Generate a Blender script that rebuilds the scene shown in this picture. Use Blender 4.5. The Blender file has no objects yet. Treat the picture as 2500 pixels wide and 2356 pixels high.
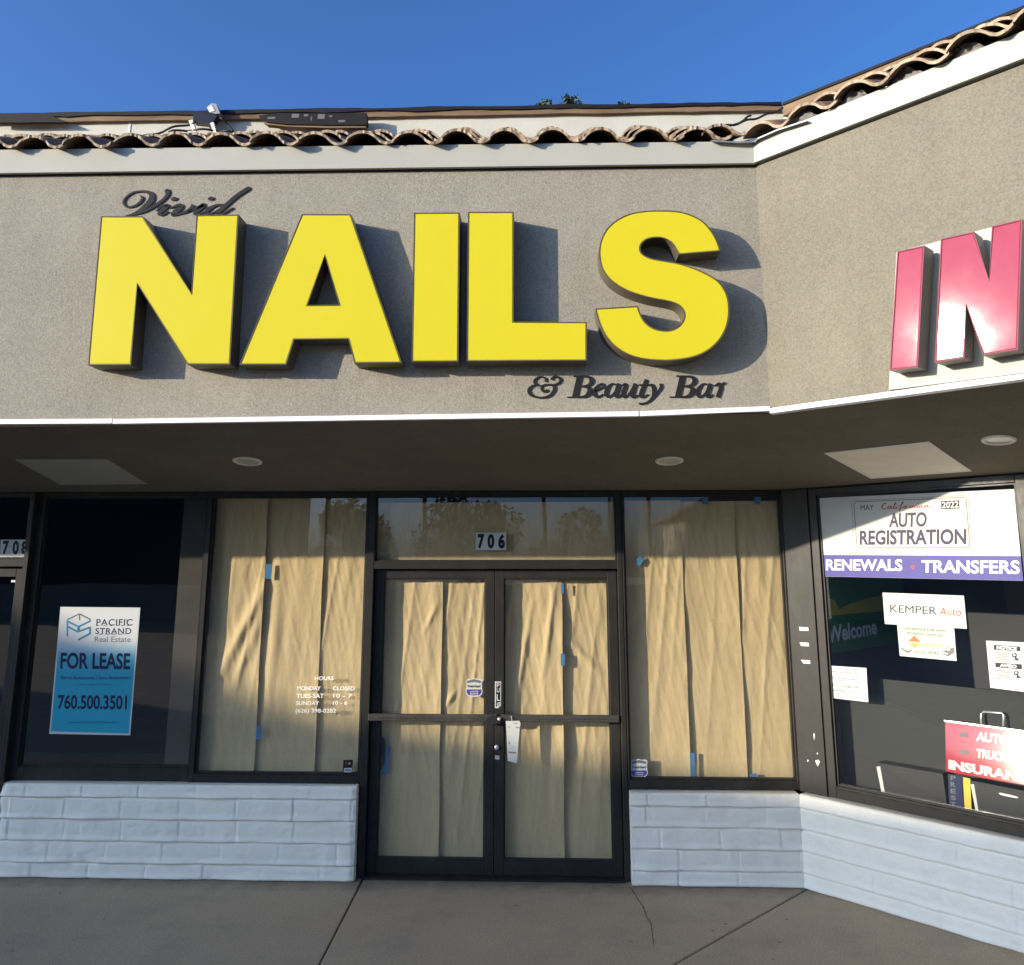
import bpy, bmesh, math, random
from mathutils import Vector, noise
random.seed(7)
R = math.radians
scene = bpy.context.scene
COL = scene.collection

# ------------------------------------------------------------------ camera, sky, sun, exposure
F, PX, PY = 2000.0, 1250.0, 992.0            # focal length and principal point of the 2500 px wide photo
TH, YAW, CH = math.atan(388 / 2000.0), R(2.0), 2.11
cam_d = bpy.data.cameras.new('camera'); cam = bpy.data.objects.new('camera', cam_d); COL.objects.link(cam)
cam.location = (0, 0, CH); cam.rotation_euler = (R(90) + TH, 0, YAW)
cam_d.sensor_width = 36; cam_d.lens = 28.8; cam_d.shift_y = -186 / 2500; cam_d.clip_end = 1000; cam_d.clip_start = .05
scene.camera = cam
SUN = Vector((1.93, 1, -.42)).normalized()   # the way the light travels
w = bpy.data.worlds.new('World'); scene.world = w; w.use_nodes = True
nt = w.node_tree; bg = nt.nodes['Background']; sky = nt.nodes.new('ShaderNodeTexSky')
sky.sky_type = 'NISHITA'; sky.sun_disc = False; sky.sun_elevation = math.asin(-SUN.z)
sky.sun_rotation = math.atan2(-SUN.x, -SUN.y) % (2 * math.pi)
sky.air_density = 0.75; sky.dust_density = 5.0; sky.ozone_density = 6.3; sky.altitude = 300
nt.links.new(sky.outputs[0], bg.inputs[0]); bg.inputs[1].default_value = 0.15
sl = bpy.data.lights.new('sun', 'SUN'); so = bpy.data.objects.new('sun', sl); COL.objects.link(so)
sl.energy = 3.2; sl.angle = R(.53); sl.color = (1, .87, .69)
so.rotation_euler = SUN.to_track_quat('-Z', 'Y').to_euler(); so.location = (-20, -10, 12)
scene.view_settings.view_transform = 'Standard'; scene.view_settings.look = 'None'
scene.view_settings.exposure = 1.28; scene.view_settings.gamma = 1
scene.render.engine = 'CYCLES'
scene.cycles.use_denoising = True; scene.cycles.max_bounces = 10; scene.cycles.transparent_max_bounces = 16

# ------------------------------------------------------------------ helpers
f0 = Vector((-math.sin(YAW), math.cos(YAW), 0)); RT = Vector((math.cos(YAW), math.sin(YAW), 0)); ZZ = Vector((0, 0, 1))
FW = f0 * math.cos(TH) + ZZ * math.sin(TH); UP = -f0 * math.sin(TH) + ZZ * math.cos(TH); CAM = Vector((0, 0, CH))

def hit(x, y, p0, n):
    """point of a surveyed plane that the photo shows at pixel (x, y)"""
    r = FW + RT * ((x - PX) / F) + UP * ((PY - y) / F)
    return CAM + r * ((p0 - CAM).dot(n) / r.dot(n))

class Fr:
    """a local frame: a along u, b along v, c along the outward normal n"""
    def __init__(s, o, u, v=(0, 0, 1), n=None):
        s.o, s.u, s.v = Vector(o), Vector(u).normalized(), Vector(v).normalized()
        s.n = Vector(n).normalized() if n else s.u.cross(s.v)
    def p(s, a, b, c=0): return s.o + s.u * a + s.v * b + s.n * c
    def px(s, x, y, c=0):
        h = hit(x, y, s.p(0, 0, c), s.n) - s.o
        return (h.dot(s.u), h.dot(s.v))
    def off(s, c): return Fr(s.p(0, 0, c), s.u, s.v, s.n)

Q = math.sqrt(.5)
FAS = Fr((0, 4.46, 0), (1, 0, 0)); STO = Fr((0, 6.10, 0), (1, 0, 0))
WFA = Fr((1.262, 4.46, 0), (Q, -Q, 0)); WST = Fr((1.77, 6.10, 0), (Q, -Q, 0))

class MB:
    def __init__(s): s.v, s.f, s.sm, s.m2 = [], [], [], set()
    def add(s, vs, fs, smooth=False):
        k = len(s.v); s.v += [Vector(q) for q in vs]
        for f in fs: s.f.append([i + k for i in f]); s.sm.append(smooth)
        return s
    def hexa(s, p):      # 4 points of one face then 4 of the opposite one
        return s.add(p, [(0, 1, 2, 3), (7, 6, 5, 4), (0, 4, 5, 1), (1, 5, 6, 2), (2, 6, 7, 3), (3, 7, 4, 0)])
    def box(s, fr, a0, a1, b0, b1, c0, c1):
        return s.hexa([fr.p(a0, b0, c1), fr.p(a1, b0, c1), fr.p(a1, b1, c1), fr.p(a0, b1, c1),
                       fr.p(a0, b0, c0), fr.p(a1, b0, c0), fr.p(a1, b1, c0), fr.p(a0, b1, c0)])
    def bevbox(s, fr, a0, a1, b0, b1, c0, c1, e=.003):
        """box whose front edges are eased"""
        k = [fr.p(a0 + e, b0 + e, c1), fr.p(a1 - e, b0 + e, c1), fr.p(a1 - e, b1 - e, c1), fr.p(a0 + e, b1 - e, c1),
             fr.p(a0, b0, c1 - e), fr.p(a1, b0, c1 - e), fr.p(a1, b1, c1 - e), fr.p(a0, b1, c1 - e),
             fr.p(a0, b0, c0), fr.p(a1, b0, c0), fr.p(a1, b1, c0), fr.p(a0, b1, c0)]
        return s.add(k, [(0, 1, 2, 3), (4, 5, 1, 0), (5, 6, 2, 1), (6, 7, 3, 2), (7, 4, 0, 3),
                         (8, 9, 5, 4), (9, 10, 6, 5), (10, 11, 7, 6), (11, 8, 4, 7), (11, 10, 9, 8)])
    def prism(s, fr, pts, c0, c1, hole=None, cap=True, side=True, back=True):
        def loop(ps):
            n = len(ps)
            s.add([fr.p(a, b, c1) for a, b in ps] + [fr.p(a, b, c0) for a, b in ps],
                  [(i, i + n, (i + 1) % n + n, (i + 1) % n) for i in range(n)])
        if side:
            loop(pts)
            if hole: loop(hole)
        full = list(pts)
        if hole:
            i0, j0 = min(((i, j) for i in range(len(pts)) for j in range(len(hole))),
                         key=lambda t: (pts[t[0]][0] - hole[t[1]][0]) ** 2 + (pts[t[0]][1] - hole[t[1]][1]) ** 2)
            h = list(hole)
            if area(h) * area(pts) > 0: h.reverse(); j0 = len(h) - 1 - j0
            full = list(pts[:i0 + 1]) + h[j0:] + h[:j0 + 1] + list(pts[i0:])
        if cap:
            n = len(full)
            s.add([fr.p(a, b, c1) for a, b in full], [tuple(range(n))])
            if back: s.add([fr.p(a, b, c0) for a, b in full], [tuple(range(n - 1, -1, -1))])
        return s
    def tube(s, path, r, n=8, caps=True):
        path = [Vector(p) for p in path]; m = len(path); k = len(s.v)
        for i, p in enumerate(path):
            t = (path[min(i + 1, m - 1)] - path[max(i - 1, 0)]).normalized()
            a = t.cross(Vector((0, 0, 1)) if abs(t.z) < .9 else Vector((1, 0, 0))).normalized(); b = t.cross(a)
            rr = r[i] if isinstance(r, (list, tuple)) else r
            for j in range(n):
                q = 2 * math.pi * j / n; s.v.append(p + a * math.cos(q) * rr + b * math.sin(q) * rr)
        for i in range(m - 1):
            for j in range(n):
                s.f.append([k + i * n + j, k + i * n + (j + 1) % n, k + (i + 1) * n + (j + 1) % n, k + (i + 1) * n + j]); s.sm.append(True)
        if caps:
            s.f.append([k + j for j in range(n)][::-1]); s.sm.append(False)
            s.f.append([k + (m - 1) * n + j for j in range(n)]); s.sm.append(False)
        return s
    def lathe(s, fr, a, b, prof, n=40):
        """prof: (radius, c) rings round the normal of fr at (a, b)"""
        k = len(s.v)
        for r, c in prof:
            for j in range(n):
                q = 2 * math.pi * j / n; s.v.append(fr.p(a + r * math.cos(q), b + r * math.sin(q), c))
        for i in range(len(prof) - 1):
            for j in range(n):
                s.f.append([k + i * n + j, k + i * n + (j + 1) % n, k + (i + 1) * n + (j + 1) % n, k + (i + 1) * n + j]); s.sm.append(True)
        return s
    def grid(s, fn, nu, nv, smooth=True):
        k = len(s.v)
        for j in range(nv + 1):
            for i in range(nu + 1): s.v.append(Vector(fn(i / nu, j / nv)))
        for j in range(nv):
            for i in range(nu):
                q = k + j * (nu + 1) + i; s.f.append([q, q + 1, q + nu + 2, q + nu + 1]); s.sm.append(smooth)
        return s

def area(p): return sum(p[i - 1][0] * p[i][1] - p[i][0] * p[i - 1][1] for i in range(len(p))) / 2
def inset(p, e):
    s = 1 if area(p) > 0 else -1; out = []; n = len(p)
    for i in range(n):
        a, b, c = Vector(p[i - 1]), Vector(p[i]), Vector(p[(i + 1) % n])
        d1, d2 = (b - a).normalized(), (c - b).normalized()
        n1, n2 = Vector((-d1.y, d1.x)) * s, Vector((-d2.y, d2.x)) * s
        m_ = n1 + n2; l = max(m_.dot(n1), .35); q = b + m_ * (e / l); out.append((q.x, q.y))
    return out
OFF = {}
def tag(o, label=None, cat=None, group=None, kind=None):
    for k, val in (('label', label), ('category', cat), ('group', group), ('kind', kind)):
        if val: o[k] = val
    return o
def thing(name, label, cat, loc, group=None):
    o = bpy.data.objects.new(name, None); COL.objects.link(o); o.location = loc; o.empty_display_size = .1
    OFF[o.name] = Vector(loc)
    return tag(o, label, cat, group)
SPLIT = {'lettering', 'car_picture', 'black_field', 'emblem', 'diamond', 'gold_band'}
def obj(name, mb, mat, parent=None, label=None, edge=None):
    mk = getattr(mb, 'marks', [])
    if parent is not None and name in SPLIT and len(mk) > 1:
        for i, (v0, f0) in enumerate(mk):
            v1, f1 = mk[i + 1] if i + 1 < len(mk) else (len(mb.v), len(mb.f))
            q = MB(); q.add(mb.v[v0:v1], [[j - v0 for j in f] for f in mb.f[f0:f1]]); o = obj(name, q, mat, parent, label)
        return o
    if parent is None:
        xs, ys, zs = zip(*[(q.x, q.y, q.z) for q in mb.v])
        off = Vector(((min(xs) + max(xs)) / 2, (min(ys) + max(ys)) / 2, min(zs)))
    else: off = OFF[parent.name]
    me = bpy.data.meshes.new(name)
    me.from_pydata([tuple(q - off) for q in mb.v], [], mb.f); me.update()
    me.polygons.foreach_set('use_smooth', mb.sm)
    b = bmesh.new(); b.from_mesh(me); bmesh.ops.recalc_face_normals(b, faces=b.faces); b.to_mesh(me); b.free()
    me.materials.append(mat)
    if edge:
        me.materials.append(edge)
        for i in mb.m2: me.polygons[i].material_index = 1
    o = bpy.data.objects.new(name, me); COL.objects.link(o)
    if parent is None: o.location = off
    else: o.parent = parent
    OFF[o.name] = off
    if label: o['label'] = label
    return o

_tc = {}
def text2d(s, bold=0.0, shear=0.0, space=1.0):
    key = (s, bold, shear, space)
    if key not in _tc:
        cu = bpy.data.curves.new('t', 'FONT'); cu.body = s; cu.offset = bold; cu.shear = shear
        cu.space_character = space; cu.resolution_u = 4
        o = bpy.data.objects.new('t', cu); me = bpy.data.meshes.new_from_object(o)
        vs = [(q.co.x, q.co.y) for q in me.vertices]; fs = [tuple(p.vertices) for p in me.polygons]
        bpy.data.objects.remove(o); bpy.data.curves.remove(cu); bpy.data.meshes.remove(me)
        x0, x1 = min(q[0] for q in vs), max(q[0] for q in vs); y0, y1 = min(q[1] for q in vs), max(q[1] for q in vs)
        _tc[key] = ([((x - x0) / (x1 - x0), (y - y0) / (y1 - y0)) for x, y in vs], fs)
    return _tc[key]
def lettering(mb, s, fr, bl, br, tl, c, bold=0.02, shear=0.0, space=1.0):
    """writing whose box has its corners at the frame points bl, br, tl"""
    vs, fs = text2d(s, bold, shear, space)
    mb.add([fr.p(bl[0] + (br[0] - bl[0]) * x + (tl[0] - bl[0]) * y, bl[1] + (br[1] - bl[1]) * x + (tl[1] - bl[1]) * y, c) for x, y in vs], fs)
def smooth_path(p, k=6):
    out = []
    for i in range(len(p) - 1):
        a, b, c, d = p[max(i - 1, 0)], p[i], p[i + 1], p[min(i + 2, len(p) - 1)]
        for j in range(k):
            t = j / k
            out.append(tuple(.5 * (2 * b[m] + (c[m] - a[m]) * t + (2 * a[m] - 5 * b[m] + 4 * c[m] - d[m]) * t * t + (3 * b[m] - a[m] - 3 * c[m] + d[m]) * t ** 3) for m in range(3)))
    return out + [tuple(p[-1])]
def brush(mb, fr, path, c0, c1, rnd=False):
    """a brush stroke of changing width, cut out of sheet material"""
    p = smooth_path(path); L, Rr = [], []
    for i, (x, y, wd) in enumerate(p):
        q0, q1 = p[max(i - 1, 0)], p[min(i + 1, len(p) - 1)]
        dx, dy = q1[0] - q0[0], q1[1] - q0[1]; l = math.hypot(dx, dy) or 1e-9
        nx, ny = -dy / l * wd / 2, dx / l * wd / 2
        L.append((x + nx, y + ny)); Rr.append((x - nx, y - ny))
    n = len(p); vs = [fr.p(a, b, c1) for a, b in L + Rr] + [fr.p(a, b, c0) for a, b in L + Rr]
    fs = []
    for i in range(n - 1):
        fs += [(i, i + 1, n + i + 1, n + i), (2 * n + i, 2 * n + i + 1, i + 1, i), (n + i, n + i + 1, 3 * n + i + 1, 3 * n + i)]
    fs += [(0, n, 3 * n, 2 * n), (n - 1, 2 * n - 1, 4 * n - 1, 3 * n - 1)]
    mb.add(vs, fs)
    if rnd:
        for x, y, wd in (p[0], p[-1]):
            mb.prism(fr, [(x + wd / 2 * math.cos(t * math.pi / 8), y + wd / 2 * math.sin(t * math.pi / 8)) for t in range(16)], c0, c1 - .0004)

# ------------------------------------------------------------------ materials
MATS = {}
class NT:
    def __init__(s, name):
        s.m = bpy.data.materials.new(name); s.m.use_nodes = True; s.t = s.m.node_tree
        s.b = s.t.nodes['Principled BSDF']; s.out = s.t.nodes['Material Output']; MATS[name] = s.m
        g = s.t.nodes.new('ShaderNodeNewGeometry'); s.pos = g.outputs['Position']
    def n(s, typ, **kw):
        q = s.t.nodes.new(typ)
        for k, val in kw.items():
            if k in q.inputs: s.set(q.inputs[k], val)
            else: setattr(q, k, val)
        return q
    def set(s, inp, val):
        if isinstance(val, bpy.types.NodeSocket): s.t.links.new(val, inp)
        else: inp.default_value = val
    def noise(s, scale, detail=4, rough=.55, stretch=(1, 1, 1), off=(0, 0, 0)):
        mp = s.n('ShaderNodeMapping'); s.set(mp.inputs['Vector'], s.pos); mp.inputs['Scale'].default_value = stretch; mp.inputs['Location'].default_value = off
        q = s.n('ShaderNodeTexNoise', Scale=scale, Detail=detail, Roughness=rough); s.set(q.inputs['Vector'], mp.outputs[0])
        return q.outputs['Fac']
    def ramp(s, fac, stops):
        q = s.n('ShaderNodeValToRGB'); s.set(q.inputs[0], fac); e = q.color_ramp.elements
        while len(e) < len(stops): e.new(.5)
        for i, (p, c) in enumerate(stops): e[i].position = p; e[i].color = (*c, 1) if len(c) == 3 else c
        return q.outputs[0]
    def mix(s, fac, a, b, mode='MIX'):
        q = s.n('ShaderNodeMix', data_type='RGBA', blend_type=mode)
        s.set(q.inputs[0], fac); s.set(q.inputs[6], (*a, 1) if isinstance(a, tuple) and len(a) == 3 else a); s.set(q.inputs[7], (*b, 1) if isinstance(b, tuple) and len(b) == 3 else b)
        return q.outputs[2]
    def bump(s, h, strength=.3, dist=.01):
        q = s.n('ShaderNodeBump', Strength=strength, Distance=dist); s.set(q.inputs['Height'], h)
        s.set(s.b.inputs['Normal'], q.outputs[0]); return q
    def base(s, c): s.set(s.b.inputs['Base Color'], (*c, 1) if isinstance(c, tuple) and len(c) == 3 else c)
    def p(s, **kw):
        for k, val in kw.items(): s.set(s.b.inputs[k.replace('_', ' ')], val)
def k3(c, f): return tuple(min(1, q * f) for q in c)
def mottled(name, c, amt=.25, scale=3, rough=.7, bump=0, bscale=200, spec=.3, fine=None, bdist=.003, stretch=(1, 1, 1)):
    t = NT(name); f = t.noise(scale, 5, .6, stretch)
    col = t.ramp(f, [(.25, k3(c, 1 - amt)), (.75, k3(c, 1 + amt))])
    if fine: col = t.mix(fine[1], col, t.ramp(t.noise(fine[0], 3, .6), [(.3, k3(c, .45)), (.7, k3(c, 1.5))]))
    t.base(col); t.p(Roughness=rough, Specular_IOR_Level=spec)
    if bump: t.bump(t.noise(bscale, 4, .6), bump, bdist)
    return t.m

def make_stucco(name, c, bump=.55, gr=.40):
    t = NT(name)
    big = t.ramp(t.noise(1.4, 6, .65), [(.3, k3(c, .80)), (.7, k3(c, 1.13))])
    streak = t.noise(2.2, 5, .65, (3.6, 3.6, .3))
    col = t.mix(t.ramp(streak, [(.50, (0, 0, 0)), (.74, (.75,) * 3)]), big, k3(c, .78))
    g = t.noise(95, 5, .75)
    col = t.mix(gr, col, t.ramp(g, [(.36, k3(c, .45)), (.5, c), (.64, k3(c, 1.5))]))
    sp = t.n('ShaderNodeTexVoronoi', Scale=2.1); t.set(sp.inputs['Vector'], t.pos)
    col = t.mix(t.ramp(sp.outputs['Distance'], [(.012, (.9,) * 3), (.022, (0,) * 3)]), col, k3(c, .15))
    t.base(col); t.p(Roughness=.92, Specular_IOR_Level=.15)
    t.bump(t.noise(85, 6, .75), bump, .007)
    return t.m
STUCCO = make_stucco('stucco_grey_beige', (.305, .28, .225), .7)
STUCCO_W = make_stucco('stucco_warm_beige_sun_offset', (.188, .172, .132), .7)  # warmer wing paint, its tone darkened to offset the stronger sun there
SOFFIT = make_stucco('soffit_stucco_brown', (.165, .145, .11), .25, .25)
TRIM = mottled('trim_paint', (.39, .39, .335), .05, 3, .6, .12, 60, .25, bdist=.002)
PARAPET = mottled('parapet_paint', (.50, .49, .42), .08, 4, .8, .3, 40, .2, bdist=.004)
WOOD = mottled('weathered_board', (.19, .13, .08), .35, 6, .85, .2, 40, .2, stretch=(.6, .6, 4))
FELT = mottled('roofing_felt', (.006, .006, .007), .5, 14, .75, .5, 90, .3)
DRIP = mottled('drip_metal', (.80, .83, .88), .04, 4, .28, 0, spec=.6)
def make_blockpaint():
    t = NT('white_block_paint'); c = (.84, .78, .635)
    t.base(t.mix(t.ramp(t.noise(5, 5, .6), [(.45, (0,) * 3), (.85, (.5,) * 3)]), c, (.68, .62, .50))); t.p(Roughness=.6, Specular_IOR_Level=.25)
    t.bump(t.noise(46, 6, .65), .35, .006); return t.m
BLOCK = make_blockpaint()
def make_concrete():
    t = NT('sidewalk_concrete'); c = (.44, .335, .205)
    a = t.ramp(t.noise(.9, 6, .65), [(.3, (.38, .30, .195)), (.55, c), (.75, (.51, .355, .215))])
    a = t.mix(.5, a, t.ramp(t.noise(95, 4, .75), [(.35, (.20, .16, .12)), (.5, c), (.66, (.62, .50, .38))]))
    sp = t.n('ShaderNodeTexVoronoi', Scale=5.0); t.set(sp.inputs['Vector'], t.pos)
    a = t.mix(t.ramp(sp.outputs['Distance'], [(.03, (.8,) * 3), (.06, (0,) * 3)]), a, (.1, .085, .07))
    a = t.mix(t.ramp(t.noise(2.3, 6, .7, (1, 1, 1), (4, 2, 0)), [(.5, (0,) * 3), (.72, (.3,) * 3)]), a, (.17, .15, .13))
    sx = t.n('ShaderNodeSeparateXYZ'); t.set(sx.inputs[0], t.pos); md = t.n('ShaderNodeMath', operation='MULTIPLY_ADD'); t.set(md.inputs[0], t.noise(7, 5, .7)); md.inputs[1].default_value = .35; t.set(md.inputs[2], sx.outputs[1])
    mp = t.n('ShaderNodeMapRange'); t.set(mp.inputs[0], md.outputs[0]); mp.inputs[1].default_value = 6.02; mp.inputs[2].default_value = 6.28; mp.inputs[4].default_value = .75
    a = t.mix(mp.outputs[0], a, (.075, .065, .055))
    t.base(a); t.p(Roughness=.8, Specular_IOR_Level=.25); t.bump(t.noise(90, 5, .7), .35, .004); return t.m
CONCRETE = make_concrete()
ASPHALT = mottled('asphalt', (.23, .19, .135), .3, 2, .85, .5, 80, .3)
def make_bronze(name, c=(.026, .0245, .021), worn=(.085, .078, .066)):
    t = NT(name)
    f = t.noise(5, 7, .72, (1.6, 1.6, .8)); col = t.ramp(f, [(.35, k3(c, .72)), (.55, c), (.70, k3(c, 1.5))])
    col = t.mix(t.ramp(t.noise(16, 5, .75, (2.5, 2.5, .5)), [(.64, (0,) * 3), (.74, (.55,) * 3)]), col, worn)
    t.base(col); t.p(Roughness=t.ramp(f, [(.3, (.5,) * 3), (.7, (.32,) * 3)]), Metallic=0, Specular_IOR_Level=.22); return t.m
BRONZE = make_bronze('bronze_aluminium')
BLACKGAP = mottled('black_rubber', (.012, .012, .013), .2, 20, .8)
def make_glass(name, tint, ior=.10):
    t = NT(name); tr = t.n('ShaderNodeBsdfTransparent'); tr.inputs[0].default_value = (*tint, 1)
    gl = t.n('ShaderNodeBsdfGlossy', Roughness=0.0); gl.inputs[0].default_value = (1, 1, 1, 1)
    b = t.n('ShaderNodeBump', Strength=.04, Distance=.02); t.set(b.inputs['Height'], t.noise(1.6, 1, .4)); t.set(gl.inputs['Normal'], b.outputs[0])
    lw = t.n('ShaderNodeLayerWeight', Blend=.5); pw = t.n('ShaderNodeMath', operation='POWER'); t.set(pw.inputs[0], lw.outputs['Facing']); pw.inputs[1].default_value = 5
    m = t.n('ShaderNodeMath', operation='MULTIPLY_ADD'); t.set(m.inputs[0], pw.outputs[0]); m.inputs[1].default_value = .9; m.inputs[2].default_value = ior
    mx = t.n('ShaderNodeMixShader'); t.set(mx.inputs[0], m.outputs[0]); t.set(mx.inputs[1], tr.outputs[0]); t.set(mx.inputs[2], gl.outputs[0])
    t.set(t.out.inputs[0], mx.outputs[0]); return t.m
GLASS = make_glass('window_glass', (.93, .95, .93)); GLASS_D = make_glass('grey_tinted_glass', (.5, .53, .55))
def make_paper():
    t = NT('kraft_paper'); c = (.56, .42, .228)
    col = t.mix(.35, t.ramp(t.noise(9, 5, .65, (2.2, 2.2, .5)), [(.3, k3(c, .85)), (.7, k3(c, 1.1))]), t.ramp(t.noise(55, 4, .7, (3, 3, .6)), [(.35, k3(c, .82)), (.65, k3(c, 1.12))]))
    t.base(col); t.p(Roughness=.75, Specular_IOR_Level=.25)
    t.bump(t.noise(26, 5, .65, (2.2, 2.2, .45)), .25, .008); return t.m
PAPER = make_paper()
def plain(name, c, rough=.55, spec=.2, metal=0, coat=0, amt=.04):
    t = NT(name); t.base(t.ramp(t.noise(7, 4, .6), [(.3, k3(c, 1 - amt)), (.7, k3(c, 1 + amt))]))
    t.p(Roughness=rough, Specular_IOR_Level=spec, Metallic=metal, Coat_Weight=coat); return t.m
YELLOW = plain('yellow_acrylic', (.59, .505, .014), .35, .3, amt=.008)
RETURN = plain('dark_bronze_return', (.10, .085, .055), .45, .4, .1, amt=.15)
def make_pink():
    t = NT('faded_pink_acrylic'); c = (.285, .032, .062)
    t.base(t.ramp(t.noise(4, 5, .7, (1, 1, .6)), [(.3, k3(c, .9)), (.7, (.30, .045, .08))]))
    t.p(Roughness=t.ramp(t.noise(9, 5, .7), [(.3, (.06,) * 3), (.7, (.08,) * 3)]), Specular_IOR_Level=.09); return t.m
PINK = make_pink()
TRIMP = plain('dark_magenta_trim', (.16, .02, .04), .5)
INK = plain('dark_grey_ink', (.035, .038, .034), .6)
GREYRET = plain('grey_letter_return', (.22, .20, .18), .5, .4, .2)
WHITEPANEL = plain('white_panel', (.38, .37, .31), .5)
BLACKSIGN = plain('black_cut_lettering', (.016, .0155, .015), .6, .2)
WHITE = plain('white_print', (.62, .62, .60), .45); BLACK = plain('black_print', (.016, .016, .018), .5); NAVY = plain('navy_print', (.012, .018, .06), .5)
GREY = plain('grey_print', (.14, .14, .135), .5); TEAL = plain('teal_print', (.045, .24, .36), .4); TEALD = plain('dark_teal_print', (.02, .10, .16), .5)
TEALM = plain('mid_teal_print', (.03, .2, .3), .5)
BLUEBAND = plain('violet_blue_print', (.050, .045, .22), .45); SLATE = plain('slate_violet_print', (.035, .03, .07), .5); RED = plain('red_print', (.36, .025, .025), .4)
PAPERW = plain('white_paper', (.52, .525, .48), .65, .25); ORANGE = plain('orange_print', (.5, .13, .04), .5); AMBER = plain('amber_print', (.5, .30, .09), .5)
LIME = plain('pale_green_print', (.36, .42, .20), .5); PALEGREEN = plain('pale_green_card', (.42, .47, .37), .4)
TAPE = plain('blue_masking_tape', (.065, .20, .38), .7, .2); SILVER = plain('brushed_silver', (.62, .61, .58), .35, .5, .6)
GREEN = plain('green_banner', (.055, .19, .065), .6); GOLD = plain('gold_banner', (.58, .43, .06), .6); REDSIGN = plain('glossy_red_sign', (.35, .02, .028), .06, .3)
VINYL = plain('white_vinyl', (.82, .81, .72), .5); PURPLE = plain('indigo_print', (.07, .055, .24), .45)
DARKROOM = plain('dark_room_paint', (.05, .05, .052), .8); DARKCARD = plain('dark_grey_board', (.027, .027, .0235), .7, .3); BOXB = plain('black_plastic', (.009, .009, .010), .35, .5)
PARTN = mottled('partition_plaster', (.27, .22, .16), .15, 4, .8)
LAMPW = plain('white_enamel', (.72, .70, .62), .4); LAMPIN = plain('satin_reflector', (.5, .49, .45), .35, .5, .3)
PANEL_SHADED = plain('shaded_access_panel_paint', (.34, .33, .28), .6)  # shaded copy of the panel paint, darkened for the left soffit
PANELP = plain('access_panel_paint', (.80, .75, .62), .6)
CABLE = plain('black_cable', (.015, .015, .016), .5)
def make_tile():
    t = NT('terracotta_tile')
    f = t.noise(3.3, 5, .7); c = t.ramp(f, [(.3, (.10, .066, .042)), (.5, (.195, .122, .070)), (.68, (.30, .195, .115))])
    c = t.mix(t.ramp(t.noise(15, 6, .75), [(.48, (0,) * 3), (.66, (.8,) * 3)]), c, (.11, .085, .065))
    c = t.mix(t.ramp(t.noise(38, 5, .7), [(.56, (0,) * 3), (.68, (.7,) * 3)]), c, (.55, .43, .34))
    t.base(c); t.p(Roughness=.85, Specular_IOR_Level=.2); t.bump(t.noise(60, 5, .7), .5, .006); return t.m
TILE = make_tile()
TILE_E = mottled('mortar_stained_tile_edge', (.33, .255, .175), .5, 14, .9, .5, 60, .2)
MORTAR = mottled('grey_mortar', (.16, .15, .135), .3, 20, .95, .9, 50)
def make_leaf(name, c):
    t = NT(name); t.base(t.ramp(t.noise(3, 4, .7), [(.3, k3(c, .5)), (.7, k3(c, 1.5))])); t.p(Roughness=.6, Specular_IOR_Level=.3); return t.m
LEAF = make_leaf('leaf_green', (.095, .13, .06)); LEAFD = make_leaf('leaf_dark', (.03, .05, .02)); BARK = mottled('bark', (.10, .075, .055), .35, 6, .9, .6, 30)
HOUSEW = plain('house_wall_paint', (.36, .30, .24), .85); DARKWALL = plain('dark_blue_grey_render', (.03, .035, .045), .85); HOUSER = plain('house_roof', (.14, .10, .08), .85); STEEL = plain('galvanised_steel', (.3, .3, .3), .5, .5, .5)
CURB = mottled('curb_concrete', (.33, .31, .28), .2, 3, .85, .3, 60)

# ------------------------------------------------------------------ ground
lot = MB(); lot.add([(-150, -150, -.14), (150, -150, -.14), (150, 150, -.14), (-150, 150, -.14)], [(0, 1, 2, 3)])
tag(obj('parking_lot', lot, ASPHALT), kind='structure')
def zpx(x, y, z=0): q = hit(x, y, Vector((0, 0, z)), ZZ); return (q.x, q.y)
G = Fr((0, 0, 0), (1, 0, 0), (0, 1, 0), (0, 0, 1))
def far(a, b, y): t = (y - a[1]) / (b[1] - a[1]); return (a[0] + (b[0] - a[0]) * t, y)
j1a, j1b = zpx(880, 2158), zpx(778, 2356); j2a, j2b = zpx(1966, 2172), zpx(1640, 2356)
J1, J2 = far(j1a, j1b, 4.3), far(j2a, j2b, 4.3); J1t, J2t = far(j1a, j1b, 6.5), far(j2a, j2b, 6.14)
sw = MB(); g = .005
def slab(pts):
    cx = sum(p[0] for p in pts) / len(pts); e = .006
    sw.prism(G, pts, -.16, -e, cap=False); n = len(pts)
    ins = inset(pts, e)
    k = len(sw.v); sw.v += [G.p(a, b, -e) for a, b in pts] + [G.p(a, b, 0) for a, b in ins]
    for i in range(n): sw.f.append([k + i, k + (i + 1) % n, k + n + (i + 1) % n, k + n + i]); sw.sm.append(False)
    sw.f.append([k + n + i for i in range(n)]); sw.sm.append(False)
slab([(-12, 4.3), (J1[0] - g, 4.3), (J1t[0] - g, 6.5), (-12, 6.5)])
slab([(J1[0] + g, 4.3), (J2[0] - g, 4.3), (J2t[0] - g, J2t[1]), (J2t[0] - g, 6.5), (J1t[0] + g, 6.5)])
slab([(J2[0] + 2 * g, 4.3), (6, 4.3), (6, 6.5), (J2t[0] + 2 * g, 6.5), (J2t[0] + 2 * g, J2t[1])])
slab([(-12, 2.6), (6, 2.6), (6, 4.29), (-12, 4.29)])
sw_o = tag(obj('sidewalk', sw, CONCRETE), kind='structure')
cr = MB(); pts = [zpx(*q) for q in [(1537, 2165), (1549, 2180), (1556, 2196), (1566, 2207), (1574, 2222), (1577, 2238), (1588, 2252), (1590, 2268), (1593, 2290), (1598, 2312)]]
rr = random.Random(3); fine = []
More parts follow.
